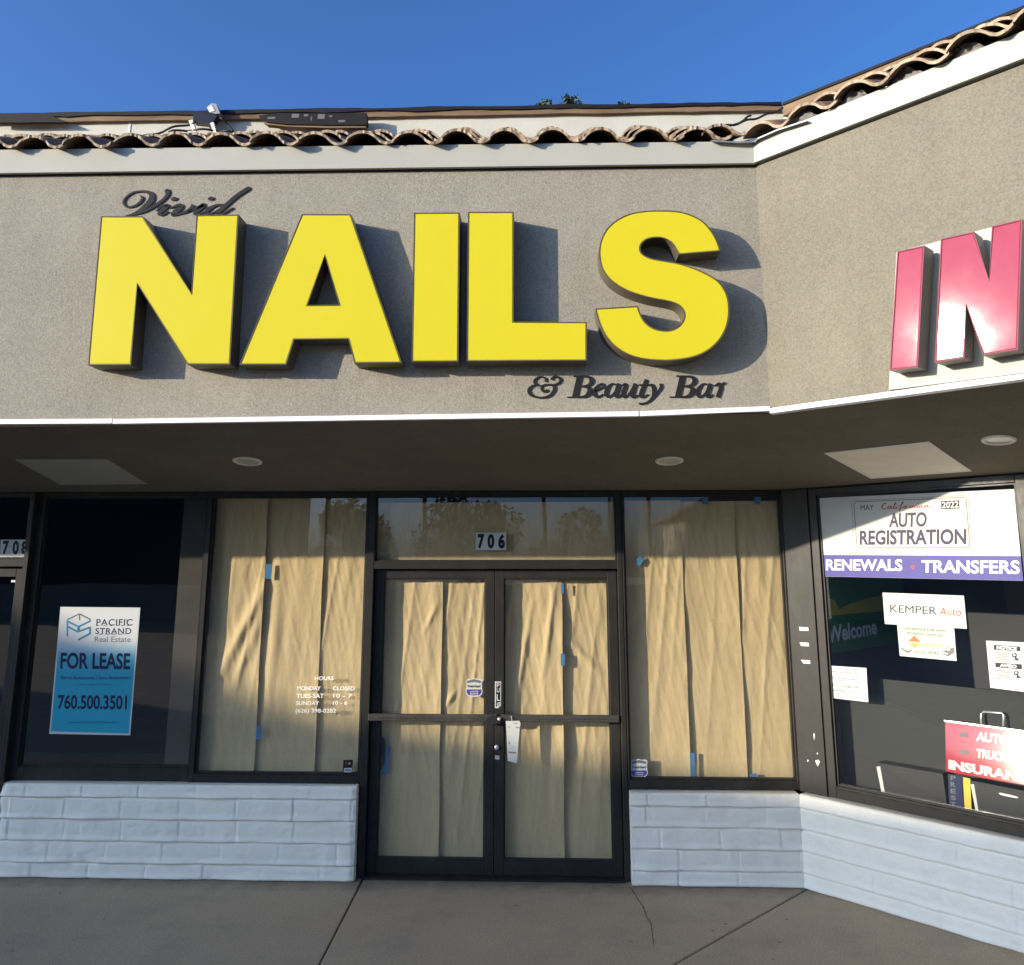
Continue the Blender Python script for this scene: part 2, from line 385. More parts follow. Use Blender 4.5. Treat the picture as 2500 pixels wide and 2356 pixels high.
for i in range(len(pts) - 1):
    for k in range(4):
        t = k / 4; fine.append((pts[i][0] + (pts[i + 1][0] - pts[i][0]) * t + rr.uniform(-.004, .004), pts[i][1] + (pts[i + 1][1] - pts[i][1]) * t, rr.uniform(.002, .007) * (1 - .5 * i / 9)))
brush(cr, G, fine, -.002, .0015); obj('crack', cr, plain('crack_dirt', (.09, .06, .045), .95), sw_o)
kb = MB(); kb.bevbox(Fr((0, 2.6, 0), (1, 0, 0)), -12, 6, -.16, 0, .003, .15, .02)
tag(obj('curb', kb, CURB), kind='structure')

# ------------------------------------------------------------------ the building
B = thing('shop_building', 'grey beige stucco shop building with tiled eave, papered glass doors and white block base', 'building', (0, 6.1, 0))
XL = -7.5; WU = 4.2
def plan(fr_z0, fr_z1, pts, mb=None):
    mb = mb or MB(); mb.prism(G, pts, fr_z0, fr_z1); return mb
def mit(c):   # x of the inside corner for a sheet standing c in front of the fascia
    return 1.262 - c * math.tan(R(22.5))
def main_strip(mb, z0, z1, c0, c1, za=0.0, zb=0.0, xl=XL, cx=1.262, yy=4.46):
    """a run along the main front up to the inside corner; the top and bottom rise by za, zb at the left end"""
    m = lambda c: cx - c * math.tan(R(22.5))
    P = lambda x, c, z: (x, yy - c, z)
    mb.hexa([P(xl, c1, z0 + za), P(m(c1), c1, z0), P(m(c1), c1, z1), P(xl, c1, z1 + zb), P(xl, c0, z0 + za), P(m(c0), c0, z0), P(m(c0), c0, z1), P(xl, c0, z1 + zb)]); return mb
def wing_strip(mb, z0, z1, c0, c1, za=0.0, zb=0.0, fr=None, L=WU):
    fr = fr or WFA; k = math.tan(R(22.5))
    mb.hexa([fr.p(c1 * k, z0, c1), fr.p(L, z0 + za, c1), fr.p(L, z1 + zb, c1), fr.p(c1 * k, z1, c1),
             fr.p(c0 * k, z0, c0), fr.p(L, z0 + za, c0), fr.p(L, z1 + zb, c0), fr.p(c0 * k, z1, c0)]); return mb
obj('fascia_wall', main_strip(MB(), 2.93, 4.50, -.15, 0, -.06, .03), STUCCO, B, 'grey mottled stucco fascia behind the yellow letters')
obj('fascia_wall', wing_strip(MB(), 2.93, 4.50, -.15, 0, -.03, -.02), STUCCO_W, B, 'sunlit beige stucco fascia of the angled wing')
m = main_strip(MB(), 4.392, 4.528, .002, .035, .032, .06)
obj('fascia_board', m, TRIM, B)
obj('fascia_board', wing_strip(MB(), 4.396, 4.528, .002, .035, -.03, -.03), TRIM, B)
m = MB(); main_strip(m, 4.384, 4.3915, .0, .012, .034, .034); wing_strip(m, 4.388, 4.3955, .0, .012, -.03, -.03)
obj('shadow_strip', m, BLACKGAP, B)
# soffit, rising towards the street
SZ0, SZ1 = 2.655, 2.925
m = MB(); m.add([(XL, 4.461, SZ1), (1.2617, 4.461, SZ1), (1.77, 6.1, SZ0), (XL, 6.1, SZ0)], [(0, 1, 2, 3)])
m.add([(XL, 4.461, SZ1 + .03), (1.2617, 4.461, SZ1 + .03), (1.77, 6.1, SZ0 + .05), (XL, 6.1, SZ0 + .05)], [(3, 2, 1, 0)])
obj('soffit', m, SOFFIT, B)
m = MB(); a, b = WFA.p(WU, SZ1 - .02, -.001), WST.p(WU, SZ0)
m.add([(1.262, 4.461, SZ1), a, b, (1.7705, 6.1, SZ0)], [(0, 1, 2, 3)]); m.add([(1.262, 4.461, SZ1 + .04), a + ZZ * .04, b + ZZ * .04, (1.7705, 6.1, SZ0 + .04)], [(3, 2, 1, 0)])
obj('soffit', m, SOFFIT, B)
# drip edge in lengths
m = MB(); P = lambda x, z, c: (x, 4.46 - c, z)
zd = lambda px: FAS.px(*px)[1]
segs = [(XL, -2.402, 2.893, 2.891), (-2.396, .541, 2.889, 2.914), (.547, 1.257, 2.914, 2.938)]
for x0, x1, z0, z1 in segs:
    m.hexa([P(x0, z0, .016), P(x1, z1, .016), P(x1, z1 + .027, .012), P(x0, z0 + .027, .012), P(x0, z0, -.02), P(x1, z1, -.02), P(x1, z1 + .027, .001), P(x0, z0 + .027, .001)])
obj('drip_edge', m, DRIP, B)
m = MB(); fr = WFA
m.hexa([fr.p(.005, 2.925, .018), fr.p(WU, 2.88, .018), fr.p(WU, 2.91, .010), fr.p(.005, 2.953, .010), fr.p(.0, 2.920, -.02), fr.p(WU, 2.875, -.02), fr.p(WU, 2.91, .001), fr.p(.0, 2.953, .001)])
obj('drip_edge', m, DRIP, B)
# parapet above the tiled eave
PYY = 5.2; cxp = 1.682
PAR = Fr((cxp, PYY, 0), (Q, -Q, 0))
obj('parapet_wall', main_strip(MB(), 4.5, 5.165, -.2, 0, 0, .035, cx=cxp, yy=PYY), PARAPET, B)
obj('parapet_wall', wing_strip(MB(), 4.5, 5.125, -.2, 0, 0, -.155, PAR), PARAPET, B)
def ragged(fr, a0, a1, zlo, zhi, c0, c1, n, ja, jb, seed):
    q = random.Random(seed); mb = MB(); lo, hi = [], []
    for i in range(n + 1):
        t = i / n; a = a0 + (a1 - a0) * t
        lo.append((a, zlo(t) + ja * noise.noise((a * 3.1, seed, 0)) + ja * .5 * noise.noise((a * 11, seed, 5)))); hi.append((a, zhi(t) + jb * noise.noise((a * 2.3, seed, 9)) + jb * .6 * noise.noise((a * 9, seed, 3))))
    mb.prism(fr, lo + hi[::-1], c0, c1); return mb
PM = Fr((0, PYY, 0), (1, 0, 0))
wavy = ragged(PM, XL, cxp - .012, lambda t: 5.188 - .024 * t, lambda t: 5.232 - .03 * t, -.15, .03, 160, .007, .002, 1)
obj('coping_board', wavy, WOOD, B)
obj('coping_board', ragged(PAR, .014, WU, lambda t: 5.120 - .155 * t, lambda t: 5.200 - .155 * t, -.15, .03, 40, .002, .002, 2), WOOD, B)
obj('roofing_edge', ragged(PM, XL, cxp - .02, lambda t: 5.2275 - .03 * t, lambda t: 5.262 - .042 * t, -.6, .042, 160, .012, .007, 3), FELT, B)
obj('roofing_edge', ragged(PAR, .02, WU, lambda t: 5.192 - .155 * t, lambda t: 5.210 - .155 * t, -.6, .042, 60, .002, .003, 4), FELT, B)
m = MB(); m.box(PM, -2.88 - .008, -2.88 + .008, 5.05, 5.20, .001, .004); obj('white_joint_strip', m, WHITE, B)
# roof deck under the tiles
SL = .43
m = MB(); m.hexa([(XL, 4.45, 4.505), (1.258, 4.45, 4.505), (cxp, PYY, 4.50 + SL * .74), (XL, PYY, 4.50 + SL * .74), (XL, 4.45, 4.49), (1.258, 4.45, 4.49), (cxp, PYY, 4.48), (XL, PYY, 4.48)])
m.hexa([WFA.p(.004, 4.505, 0), WFA.p(WU, 4.505, 0), PAR.p(WU, 4.5 + SL * .74), PAR.p(.004, 4.5 + SL * .74), WFA.p(.004, 4.49, 0), WFA.p(WU, 4.49, 0), PAR.p(WU, 4.48), PAR.p(.004, 4.48)])
obj('roof_deck', m, FELT, B)

def s_profile(s):   # cross-section of an S tile, s in 0..1: a hump then a shallow pan
    if s < .64: return .054 * math.sin(math.pi * s / .64) ** .72
    return -.024 * math.sin(math.pi * (s - .64) / .36)
def tile(mb, fr, a, zbase, c, seed, L=.42, wdt=.292, tilt=0, drop=0):
    """one S tile: lower edge at front offset c, running up the slope behind it"""
    q = random.Random(seed); n = 24; nl = 4; th = .018
    jz, jc, rot, sc = q.uniform(-.006, .006), q.uniform(-.025, .02), q.uniform(-.03, .03), q.uniform(.93, 1.05)
    def pt(s, t, up):
        x = a + (s - .5) * wdt * (1 - .06 * t) + rot * t * L
        chip = .010 * noise.noise((s * 9, seed * 3.1, 0)) + .006 * noise.noise((s * 25, seed, 2)) if t == 0 else 0
        cc = c + jc - t * L + chip
        return fr.p(x, zbase + jz + drop + SL * (c - cc) + tilt * (s - .5) * .1 + .034 + s_profile(s) * sc + up, cc)
    k = len(mb.v)
    for up in (0, th):
        for j in range(nl + 1):
            for i in range(n + 1): mb.v.append(pt(i / n, j / nl, up))
    W = n + 1; H = W * (nl + 1)
    for j in range(nl):
        for i in range(n):
            p = k + j * W + i
            mb.f += [[p, p + 1, p + W + 1, p + W], [p + H + W, p + H + W + 1, p + H + 1, p + H]]; mb.sm += [True, True]
    for i in range(n): mb.m2.add(len(mb.f)); mb.f.append([k + i, k + H + i, k + H + i + 1, k + i + 1]); mb.sm.append(False)
    for j in range(nl):
        for e in (0, n): p = k + j * W + e; mb.f.append([p, p + W, p + W + H, p + H]); mb.sm.append(False)
m = MB(); x0 = FAS.px(88, 340, .06)[0] + .05
for i in range(-16, 16):
    a = x0 + .2805 * i
    if a < XL or a > 1.20: continue
    zl = 4.505 + .026 * max(0, (1.26 - a) / 4.5)
    tile(m, FAS, a, zl, .075, i * 7 + 1)
    for r in (1, 2): tile(m, FAS, a, zl + SL * .27 * r + .040 * r, .075 - .27 * r, i * 7 + 100 * r)
tile(m, FAS, 1.10, 4.535, .05, 771, tilt=.25); tile(m, FAS, 1.13, 4.60, -.16, 772)
obj('roof_tiles', m, TILE, B, None, TILE_E)
m = MB()
for i in range(15):
    a = .11 + .2805 * i
    tile(m, WFA, a, 4.505, .075, 900 + i)
    for r in (1, 2):
        if a > .1 + .2 * r: tile(m, WFA, a, 4.505 + SL * .27 * r + .055 * r, .075 - .27 * r, 950 + i + 30 * r)
obj('roof_tiles', m, TILE, B, None, TILE_E)
m = MB()
for i, a in enumerate((.31, .59, .865, 1.15)):
    m.grid(lambda u, t: WFA.p(a + (u - .5) * .2, 4.52 + .085 * math.sin(math.pi * u) * t + .012 * noise.noise((u * 7, t * 7, i)), .015 + .03 * noise.noise((u * 6, t * 5, i + 9)) - .02 * t), 14, 8)
obj('mortar_fill', m, MORTAR, B)
m = MB(); k = [FAS.px(*q, .06) for q in [(1735, 347), (1800, 351), (1842, 349)]]; k2 = [WFA.px(*q, .06) for q in [(1852, 341), (1900, 320), (1972, 297)]]
path = [FAS.p(*q, .07) for q in k] + [WFA.p(*q, .07) for q in k2]
for p, q in zip(path, path[1:]):
    b0 = p + Vector((.06, .14, .05)); b1 = q + Vector((.06, .14, .05)); m.hexa([p, q, q + ZZ * .008, p + ZZ * .008, b0, b1, b1 + ZZ * .008, b0 + ZZ * .008])
obj('valley_flashing', m, STEEL, B)

# ------------------------------------------------------------------ storefront frames
def bar(mb, fr, a0, a1, b0, b1, c0=-.055, c1=0.0): mb.bevbox(fr, a0, a1, b0, b1, c0, c1, .0025)
def window(name, fr, a0, a1, b0, b1, left, right, bottom, top, glass, cg=-.03, label=None):
    """a frame (its own mesh) and its pane; left/right/bottom/top are bar widths outside the glass opening"""
    mb = MB()
    bar(mb, fr, a0 - left, a0, b0 - bottom, b1 + top); bar(mb, fr, a1, a1 + right, b0 - bottom, b1 + top)
    bar(mb, fr, a0 + .0005, a1 - .0005, b0 - bottom, b0); bar(mb, fr, a0 + .0005, a1 - .0005, b1, b1 + top)
    e = .012     # glazing stops
    for q in ((a0 + .0005, a0 + e, b0, b1), (a1 - e, a1 - .0005, b0, b1), (a0 + e, a1 - e, b0 + .0005, b0 + e), (a0 + e, a1 - e, b1 - e, b1 - .0005)):
        mb.box(fr, *q, -.05, -.018)
    o = obj(name, mb, BRONZE, B, label)
    g_ = MB(); g_.box(fr, a0 + .003, a1 - .003, b0 + .003, b1 - .003, cg - .003, cg)
    g_.v = g_.v[:4]; g_.f = [[0, 1, 2, 3]]; g_.sm = [False]
    obj('pane', g_, glass, o); return o
HEAD = 2.618
W708 = window('window', STO, -3.745, -2.505, .70, HEAD, .055, .0, .085, .03, GLASS_D, label='dark window with the for lease poster')
WL = window('window', STO, -2.468, -1.292, .662, HEAD, .034, .011, .062, .03, GLASS, label='papered window left of the doors')
WR = window('window', STO, .606, 1.755, .65, HEAD, .012, .034, .058, .03, GLASS, label='papered window right of the doors')
TR = window('window', STO, -1.230, .555, 2.138, HEAD, .0, .0, .0, .03, GLASS, label='transom window above the doors')
m = MB(); bar(m, STO, XL, 1.765, 2.6485, 2.668, -.07, .004); bar(m, WST, .002, WU, 2.6485, 2.668, -.07, .004); obj('window_head', m, BLACKGAP, B)
m = MB()
bar(m, STO, -1.280, -1.2305, .0, HEAD + .03, -.10, .002); bar(m, STO, .5555, .590, .0, HEAD + .03, -.10, .002)
bar(m, STO, -1.230, .555, 2.083, 2.1375, -.10, .001); m.box(STO, -1.23, .555, 0, .013, -.10, .03)
obj('door_frame', m, BRONZE, B)
obj('mullion_light_stop', MB().box(STO, -2.504, -2.469, .6, 2.64, -.16, -.0555), BRONZE, B)  # added bar behind the mullion, stops sun reaching the paper edge
obj('partition_end', MB().box(STO, -2.715, -2.512, 0, 2.63, -.25, -.075), PARTN, B)
DC = -.045
def leaf(a0, a1, hinge_left, b0=.014, b1=2.078):
    st, tr, br_ = .066, .064, .095
    mb = MB(); bar(mb, STO, a0, a0 + st, b0, b1, DC - .045, DC); bar(mb, STO, a1 - st, a1, b0, b1, DC - .045, DC)
    bar(mb, STO, a0 + st, a1 - st, b1 - tr, b1, DC - .045, DC - .0005); bar(mb, STO, a0 + st, a1 - st, b0, b0 + br_, DC - .045, DC - .0005)
    e = .009
    for q in ((a0 + st, a0 + st + e, b0 + br_, b1 - tr), (a1 - st - e, a1 - st, b0 + br_, b1 - tr), (a0 + st + e, a1 - st - e, b0 + br_, b0 + br_ + e), (a0 + st + e, a1 - st - e, b1 - tr - e, b1 - tr)):
        mb.box(STO, *q, DC - .035, DC - .008)
    d = obj('door', mb, BRONZE, B)
    g_ = MB(); g_.add([STO.p(a, b, DC - .022) for a, b in ((a0 + st, b0 + br_), (a1 - st, b0 + br_), (a1 - st, b1 - tr), (a0 + st, b1 - tr))], [(0, 1, 2, 3)])
    obj('pane', g_, GLASS, d)
    return d
DL = leaf(-1.226, -.3425, True); DR = leaf(-.3385, .5505, False)
def pushbar(d, a0, a1):
    mb = MB(); z = 1.049
    mb.bevbox(STO, a0, a1, z - .024, z + .024, DC + .03, DC + .055, .005); mb.bevbox(STO, a0 + .002, a1 - .002, z - .004, z + .004, DC + .0545, DC + .060, .002)
    for a in (a0 + .02, a1 - .05): mb.box(STO, a, a + .03, z - .018, z + .018, DC, DC + .031)
    obj('push_bar', mb, make_bronze('worn_bar_%d' % len(MATS), (.06, .056, .048), (.18, .17, .15)), d)
pushbar(DL, -1.236, -.322); pushbar(DR, -.29, .542)
m = MB(); m.prism(STO, [STO.px(*q, .03) for q in [(1181, 1768), (1190, 1752), (1200, 1748), (1215, 1749), (1224, 1757), (1222, 1766), (1205, 1769)]], DC, DC + .07)
obj('pull_bracket', m, BLACKGAP, DR)
a, b = STO.px(1213, 1824, DC); m = MB(); m.lathe(STO, a, b, [(.0, DC + .016), (.013, DC + .016), (.017, DC + .010), (.017, DC)], 24); m.box(STO, a - .002, a + .002, b - .007, b + .007, DC + .015, DC + .0175); obj('lock', m, SILVER, DR)
a, b = STO.px(1214, 1849, DC); m = MB(); fr = Fr(STO.p(a, b), (.98, 0, -.14), (.14, 0, .98), (0, -1, 0)); m.box(fr, -.016, .016, -.013, .013, DC, DC + .004); obj('lock_plate', m, SILVER, DR)
m = MB(); a, b = STO.px(1219, 1755, DC + .06); m.lathe(STO, a, b, [(0, DC + .075), (.011, DC + .073), (.014, DC + .06), (.012, DC)], 16); obj('knob', m, SILVER, DR)
# neighbouring door, left edge of the photo
m = MB(); bar(m, STO, -3.838, -3.802, 0, HEAD + .03, -.05, .05); bar(m, STO, -5.2, -3.8385, 2.10, 2.162, -.05, .045); obj('door_frame', m, BRONZE, B)
m = MB(); bar(m, STO, -3.905, -3.842, .014, 2.085, -.05, .012); bar(m, STO, -4.9, -3.9055, 2.025, 2.085, -.05, .012); bar(m, STO, -4.9, -3.9055, .014, .11, -.05, .012)
d708 = obj('door', m, BRONZE, B); m = MB(); m.add([STO.p(a, b, -.02) for a, b in ((-4.9, .11), (-3.905, .11), (-3.905, 2.025), (-4.9, 2.025))], [(0, 1, 2, 3)]); obj('pane', m, GLASS_D, d708)
m = MB(); a, b = STO.px(34, 1419, 0); m.box(STO, a - .03, a + .012, b - .008, b + .008, -.018, -.014); obj('closer_label', m, WHITE, d708)
m = MB(); m.add([STO.p(a, b, -.02) for a, b in ((-5.2, 2.162), (-3.838, 2.162), (-3.838, HEAD), (-5.2, HEAD))], [(0, 1, 2, 3)])
m2 = MB(); bar(m2, STO, -5.3, -3.8385, HEAD, HEAD + .03); o = obj('window', m2, BRONZE, B); obj('pane', m, GLASS_D, o)
# wing window and corner post
m = MB(); bar(m, WST, -.002, .196, .585, 2.648, -.02, .0); bar(m, STO, 1.7895, 1.80, .585, 2.648, -.05, -.002); obj('corner_post', m, BRONZE, B)
WW = window('window', WST, .262, 1.525, .665, 2.60, .056, .06, .075, .045, GLASS, label='large window of the insurance office on the angled wing')
m = MB(); m.box(WST, .197, .2055, .585, 2.648, -.05, -.012); obj('expansion_gap', m, BLACKGAP, B)
m = MB(); bar(m, WST, .262, 1.525, .640, .652, .0005, .014); obj('window_sill', m, BRONZE, B)
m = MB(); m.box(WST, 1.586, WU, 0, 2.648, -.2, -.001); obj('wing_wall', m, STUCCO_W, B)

# slumped block base: courses with sagging lower lips
ROWS = [0, .097, .238, .380, .521, .612]
def blocks(fr, a0, a1, ztop, seed, cf=.07, endl=False, endr=False, miter=0):
    mb = MB(); sc = ztop / .612; rows = [r * sc for r in ROWS]
    nx = int((a1 - a0) / .0075); nz = 100
    def h(a, z):
        for r in range(5):
            if z <= rows[r + 1]: break
        t = (z - rows[r]) / (rows[r + 1] - rows[r])
        zlen = rows[r + 1] - rows[r]
        bl = .403; ofs = (.2 * (r % 2)) + .11 * math.sin(seed + r * 2.1)
        s = ((a - ofs) / bl) % 1; bi = math.floor((a - ofs) / bl)
        edge = min(s, 1 - s) * bl
        d = -.009 * math.exp(-(edge / .005) ** 2) * (.25 + 1.2 * abs(noise.noise((bi * 3.7, r * 2.9, seed + 4))))
        wob = .10 * noise.noise((a * 5, r * 3.3, seed)) + .05 * noise.noise((a * 17, r, seed))
        tz = (t * zlen + .02 * wob) / zlen
        lip = .018 * math.exp(-((tz * zlen - .012) / .018) ** 2) * (.75 + 1.1 * noise.noise((a * 3.3, r * 7, seed)))
        d += lip + .004 * math.sin(math.pi * min(1, max(0, t)))
        if r < 5 and t > 1 - .010 / zlen: d -= .007 * (t - 1 + .010 / zlen) / (.010 / zlen)
        if t * zlen < .006: d -= .010 * (1 - t * zlen / .006)
        d += .006 * noise.noise((bi * 5.1 + .5, r * 9.7 + .3, seed)) + .0035 * noise.noise((a * 9, z * 9, seed)) + .0022 * noise.noise((a * 18, z * 26, seed)) + .0014 * noise.noise((a * 40, z * 40, seed))
        return d
    def fn(u, v):
        z = v * ztop; a = a0 + (a1 - a0) * u; d = h(a, z)
        if v > .985: d -= (v - .985) / .015 * .010
        if miter and u == 0: d *= .3
        if endr and u > .985: d -= .012 * ((u - .985) / .015) ** 2
        if endl and u < .02: d -= .02 * ((.02 - u) / .02) ** 2; a += .014 * noise.noise((z * 9, 3, seed)) - .012
        return fr.p(a, z, cf + d)
    mb.grid(fn, nx, nz)
    zt = ztop
    mb.add([fr.p(a0, zt, cf - .012), fr.p(a1, zt, cf - .012), fr.p(a1, zt - .004, -.08), fr.p(a0, zt - .004, -.08)], [(0, 1, 2, 3)])
    for a, f in ((a0, endl), (a1, endr)):
        if f: mb.grid(lambda u, v: fr.p(a - (0 if f != endl or a == a1 else .0) + .002 * noise.noise((u * 9, v * 20, seed)), v * zt, -.08 + u * (cf + .076)), 6, 30)
    return mb
obj('block_wall', blocks(STO, -3.79, -1.288, .606, 1.0, endl=True, endr=True), BLOCK, B)
obj('block_wall', blocks(STO, .598, 1.741, .582, 2.0, endl=False), BLOCK, B)
m = MB(); m.box(STO, .5975, .62, 0, .58, -.08, .066); obj('block_end', m, BLOCK, B)
obj('block_wall', blocks(WST, .029, WU, .583, 3.0, miter=1), BLOCK, B)

# rooms behind the glass
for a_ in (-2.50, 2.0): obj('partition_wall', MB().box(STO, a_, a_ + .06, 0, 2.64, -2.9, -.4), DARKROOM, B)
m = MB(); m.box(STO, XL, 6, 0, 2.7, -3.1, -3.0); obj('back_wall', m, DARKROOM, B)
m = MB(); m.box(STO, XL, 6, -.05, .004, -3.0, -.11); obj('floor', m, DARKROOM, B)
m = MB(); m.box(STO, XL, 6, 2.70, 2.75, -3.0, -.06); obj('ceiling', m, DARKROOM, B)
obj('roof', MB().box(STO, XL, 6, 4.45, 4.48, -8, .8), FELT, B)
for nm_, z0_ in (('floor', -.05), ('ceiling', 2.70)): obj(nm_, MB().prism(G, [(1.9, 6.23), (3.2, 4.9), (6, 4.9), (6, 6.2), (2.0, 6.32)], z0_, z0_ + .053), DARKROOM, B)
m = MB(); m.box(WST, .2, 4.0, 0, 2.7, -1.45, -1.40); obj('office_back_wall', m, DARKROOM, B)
m = MB(); m.box(WST, .24, 3.6, 0, 1.36, -.19, -.17); obj('office_board', m, DARKCARD, B)  # dark grey board standing close behind the wing glass
SWF = Fr(WST.p(.235, 0, -.07), (Q, Q, 0), (0, 0, 1), (Q, -Q, 0))
m = MB(); m.box(SWF, 0, 1.35, 0, 2.7, -.03, 0); obj('office_side_wall', m, DARKROOM, B)
m = MB(); m.box(Fr((XL, 6, 0), (0, 1, 0)), .12, 3.2, 0, 4.5, -.1, 0); obj('end_wall', m, STUCCO, B); m = MB(); m.box(Fr((5.9, 6, 0), (0, 1, 0)), -1.0, 3.2, 0, 4.5, -.1, 0); obj('end_wall', m, STUCCO, B)

# ------------------------------------------------------------------ sign letters on the fascia
def c2s(ox, oy, sc): return lambda pts: [(ox + x / sc, oy + y / sc) for x, y in pts]
k4, k5, k6, kw = c2s(0, 400, 2.209), c2s(800, 450, 1.807), c2s(1430, 490, 4.258), c2s(2150, 520, 4.257)
def smooth_poly(p, keep):
    """Catmull-Rom through p except at the sharp corners listed in keep"""
    out, n = [], len(p)
    for i in range(n):
        a, b, c, d = p[i - 1], p[i], p[(i + 1) % n], p[(i + 2) % n]
        if i in keep: a = (2 * b[0] - c[0], 2 * b[1] - c[1])
        if (i + 1) % n in keep: d = (2 * c[0] - b[0], 2 * c[1] - b[1])
        for j in range(4):
            t = j / 4
            out.append(tuple(.5 * (2 * b[q] + (c[q] - a[q]) * t + (2 * a[q] - 5 * b[q] + 4 * c[q] - d[q]) * t * t + (3 * b[q] - a[q] - 3 * c[q] + d[q]) * t ** 3) for q in range(2)))
    return out
LN = k4([(545, 283), (772, 283), (1033, 698), (1060, 277), (1288, 274), (1242, 1082), (1010, 1082), (742, 650), (708, 1084), (475, 1086)])
LA = k4([(1628, 272), (1893, 272)]) + k5([(328, 787), (118, 789)]) + k4([(1878, 945), (1588, 948), (1545, 1083), (1292, 1083)])
LAH = k4([(1752, 497), (1828, 760), (1660, 762)])
LI = k5([(381, 126), (583, 125), (577, 782), (370, 783)]); LL = k5([(619, 122), (821, 122), (821, 606), (1144, 608), (1144, 778), (613, 781)])
LS = [(1405, 525), (968, 560), (940, 515), (900, 450), (835, 402), (750, 385), (650, 400), (588, 445), (570, 505), (600, 558), (680, 598), (800, 622), (950, 648), (1100, 692), (1250, 755), (1370, 828), (1440, 910), (1482, 1010), (1495, 1130), (1485, 1250), (1445, 1370), (1370, 1480), (1260, 1570), (1120, 1628), (950, 1657), (800, 1664), (620, 1650), (450, 1605), (320, 1530), (220, 1430), (150, 1300), (115, 1190), (100, 1122), (545, 1095), (570, 1170), (620, 1260), (700, 1322), (800, 1350), (900, 1340), (980, 1290), (1022, 1210), (1010, 1140), (960, 1085), (870, 1050), (720, 1022), (560, 982), (400, 922), (260, 830), (180, 730), (145, 620), (140, 500), (165, 390), (230, 280), (340, 190), (480, 130), (640, 106), (800, 102), (960, 112), (1100, 150), (1220, 215), (1310, 312), (1370, 420)]
LS = k6(smooth_poly(LS, {0, 1, 32, 33}))
def channel_letter(pts, fr, d, face, ret, label, group, hole=None, legs=None, stand=.004):
    a = [fr.px(*q, d) for q in pts]; h = [fr.px(*q, d) for q in hole] if hole else None
    ca = sum(q[0] for q in a) / len(a); cb = min(q[1] for q in a)
    t = thing('channel_letter', label, 'sign letter', fr.p(ca, cb, 0), group)
    m = MB(); m.prism(fr, a, stand, d + .002, h, cap=False); cap_ = MB(); cap_.prism(fr, a, d + .001, d + .003, inset(a, .005), back=False)
    if h: cap_.prism(fr, inset(h, -.005), d + .001, d + .003, h, back=False)
    obj('trim_cap', cap_, RETURN if face is YELLOW else TRIMP, t); m.prism(fr, a, stand, stand + .002, h, side=False)
    obj('letter_return', m, ret, t)
    m = MB(); ai = inset(a, .0045); hi = inset(h, -.0045) if h else None; e = .009
    n = len(ai); a2 = inset(a, e)
    m.add([fr.p(*q, d - .002) for q in ai] + [fr.p(*q, d + .001) for q in a2], [(i, (i + 1) % n, (i + 1) % n + n, i + n) for i in range(n)])
    h2 = None
    if h:
        n = len(hi); h2 = inset(h, -e); m.add([fr.p(*q, d - .002) for q in hi] + [fr.p(*q, d + .001) for q in h2], [(i, (i + 1) % n, (i + 1) % n + n, i + n) for i in range(n)])
    m.prism(fr, a2, d, d + .001, h2, side=False, back=False)
    obj('letter_face', m, face, t)
    return t
GY = 'yellow channel letters of the shop sign'; FASL = FAS
channel_letter(LN, FASL, .127, YELLOW, RETURN, 'big yellow channel letter N under the black script word', GY)
channel_letter(LA, FASL, .127, YELLOW, RETURN, 'big yellow channel letter A with a triangular hole', GY, LAH)
channel_letter(LI, FASL, .127, YELLOW, RETURN, 'big yellow channel letter I, a plain upright bar', GY)
channel_letter(LL, FASL, .127, YELLOW, RETURN, 'big yellow channel letter L with a long foot', GY)
channel_letter(LS, FASL, .127, YELLOW, RETURN, 'big yellow channel letter S at the right end of the word', GY)

GP = 'pink channel letters on the angled wing'
pI = kw([(175, 402), (457, 338), (390, 1605), (95, 1638)]); pN = kw([(627, 270), (972, 195), (1128, 695), (1157, 140), (1475, 65), (1428, 1420), (1063, 1480), (890, 950), (873, 1508), (563, 1555)])
m = MB(); wp = [WFA.px(*q, .022) for q in kw([(85, 1838), (1490, 1648), (1490, 92), (1150, 150), (985, 192), (625, 288), (460, 330), (165, 405)])]
ex = wp[1][0] + .9
wp = [wp[0], (ex, wp[1][1] - .03), (ex, wp[2][1] - .02)] + wp[2:]
m.prism(WFA, wp, .001, .022); tag(obj('sign_backing', m, WHITEPANEL), 'white backing panel behind the pink letters on the wing', 'sign panel')
_o = WFA.p(0, 3.02, .024); WFB = Fr(_o, WFA.u, ZZ * math.cos(R(1.55)) + WFA.n * math.sin(R(1.55)))
for pts, lb in ((pI, 'glossy faded pink channel letter I on the white panel'), (pN, 'glossy faded pink channel letter N with a white sun glint across it')):
    channel_letter(pts, WFB, .115, PINK, GREYRET, lb, GP)

# black cut-out script above and below
kv = c2s(280, 430, 5.522); kb_ = c2s(1260, 890, 3.681)
def cut(fr, conv, sc, strokes, label, name, group, mat=BLACKSIGN, dots=(), c1=.007, rnd=True):
    mb = MB()
    for i, st in enumerate(strokes):
        p = []
        for x, y, wd in st:
            (sx, sy), = conv([(x, y)]); a, b = fr.px(sx, sy, c1); e, _ = fr.px(sx + wd / sc, sy, c1); p.append((a, b, e - a))
        brush(mb, fr, p, .002, c1 + .0005 * i, rnd)
    for x, y, rx, ry in dots:
        q = [fr.px(*conv([(x + rx * math.cos(t * math.pi / 10) + .35 * ry * math.sin(t * math.pi / 10), y - ry * math.sin(t * math.pi / 10))])[0], c1) for t in range(20)]
        mb.prism(fr, q, .002, c1)
    return tag(obj(name, mb, mat), label, 'sign letter', group)
V = lambda st, lb, dots=(): cut(FAS, kv, 5.522, st, lb, 'script_letter', 'black script letters above the yellow N', dots=dots)
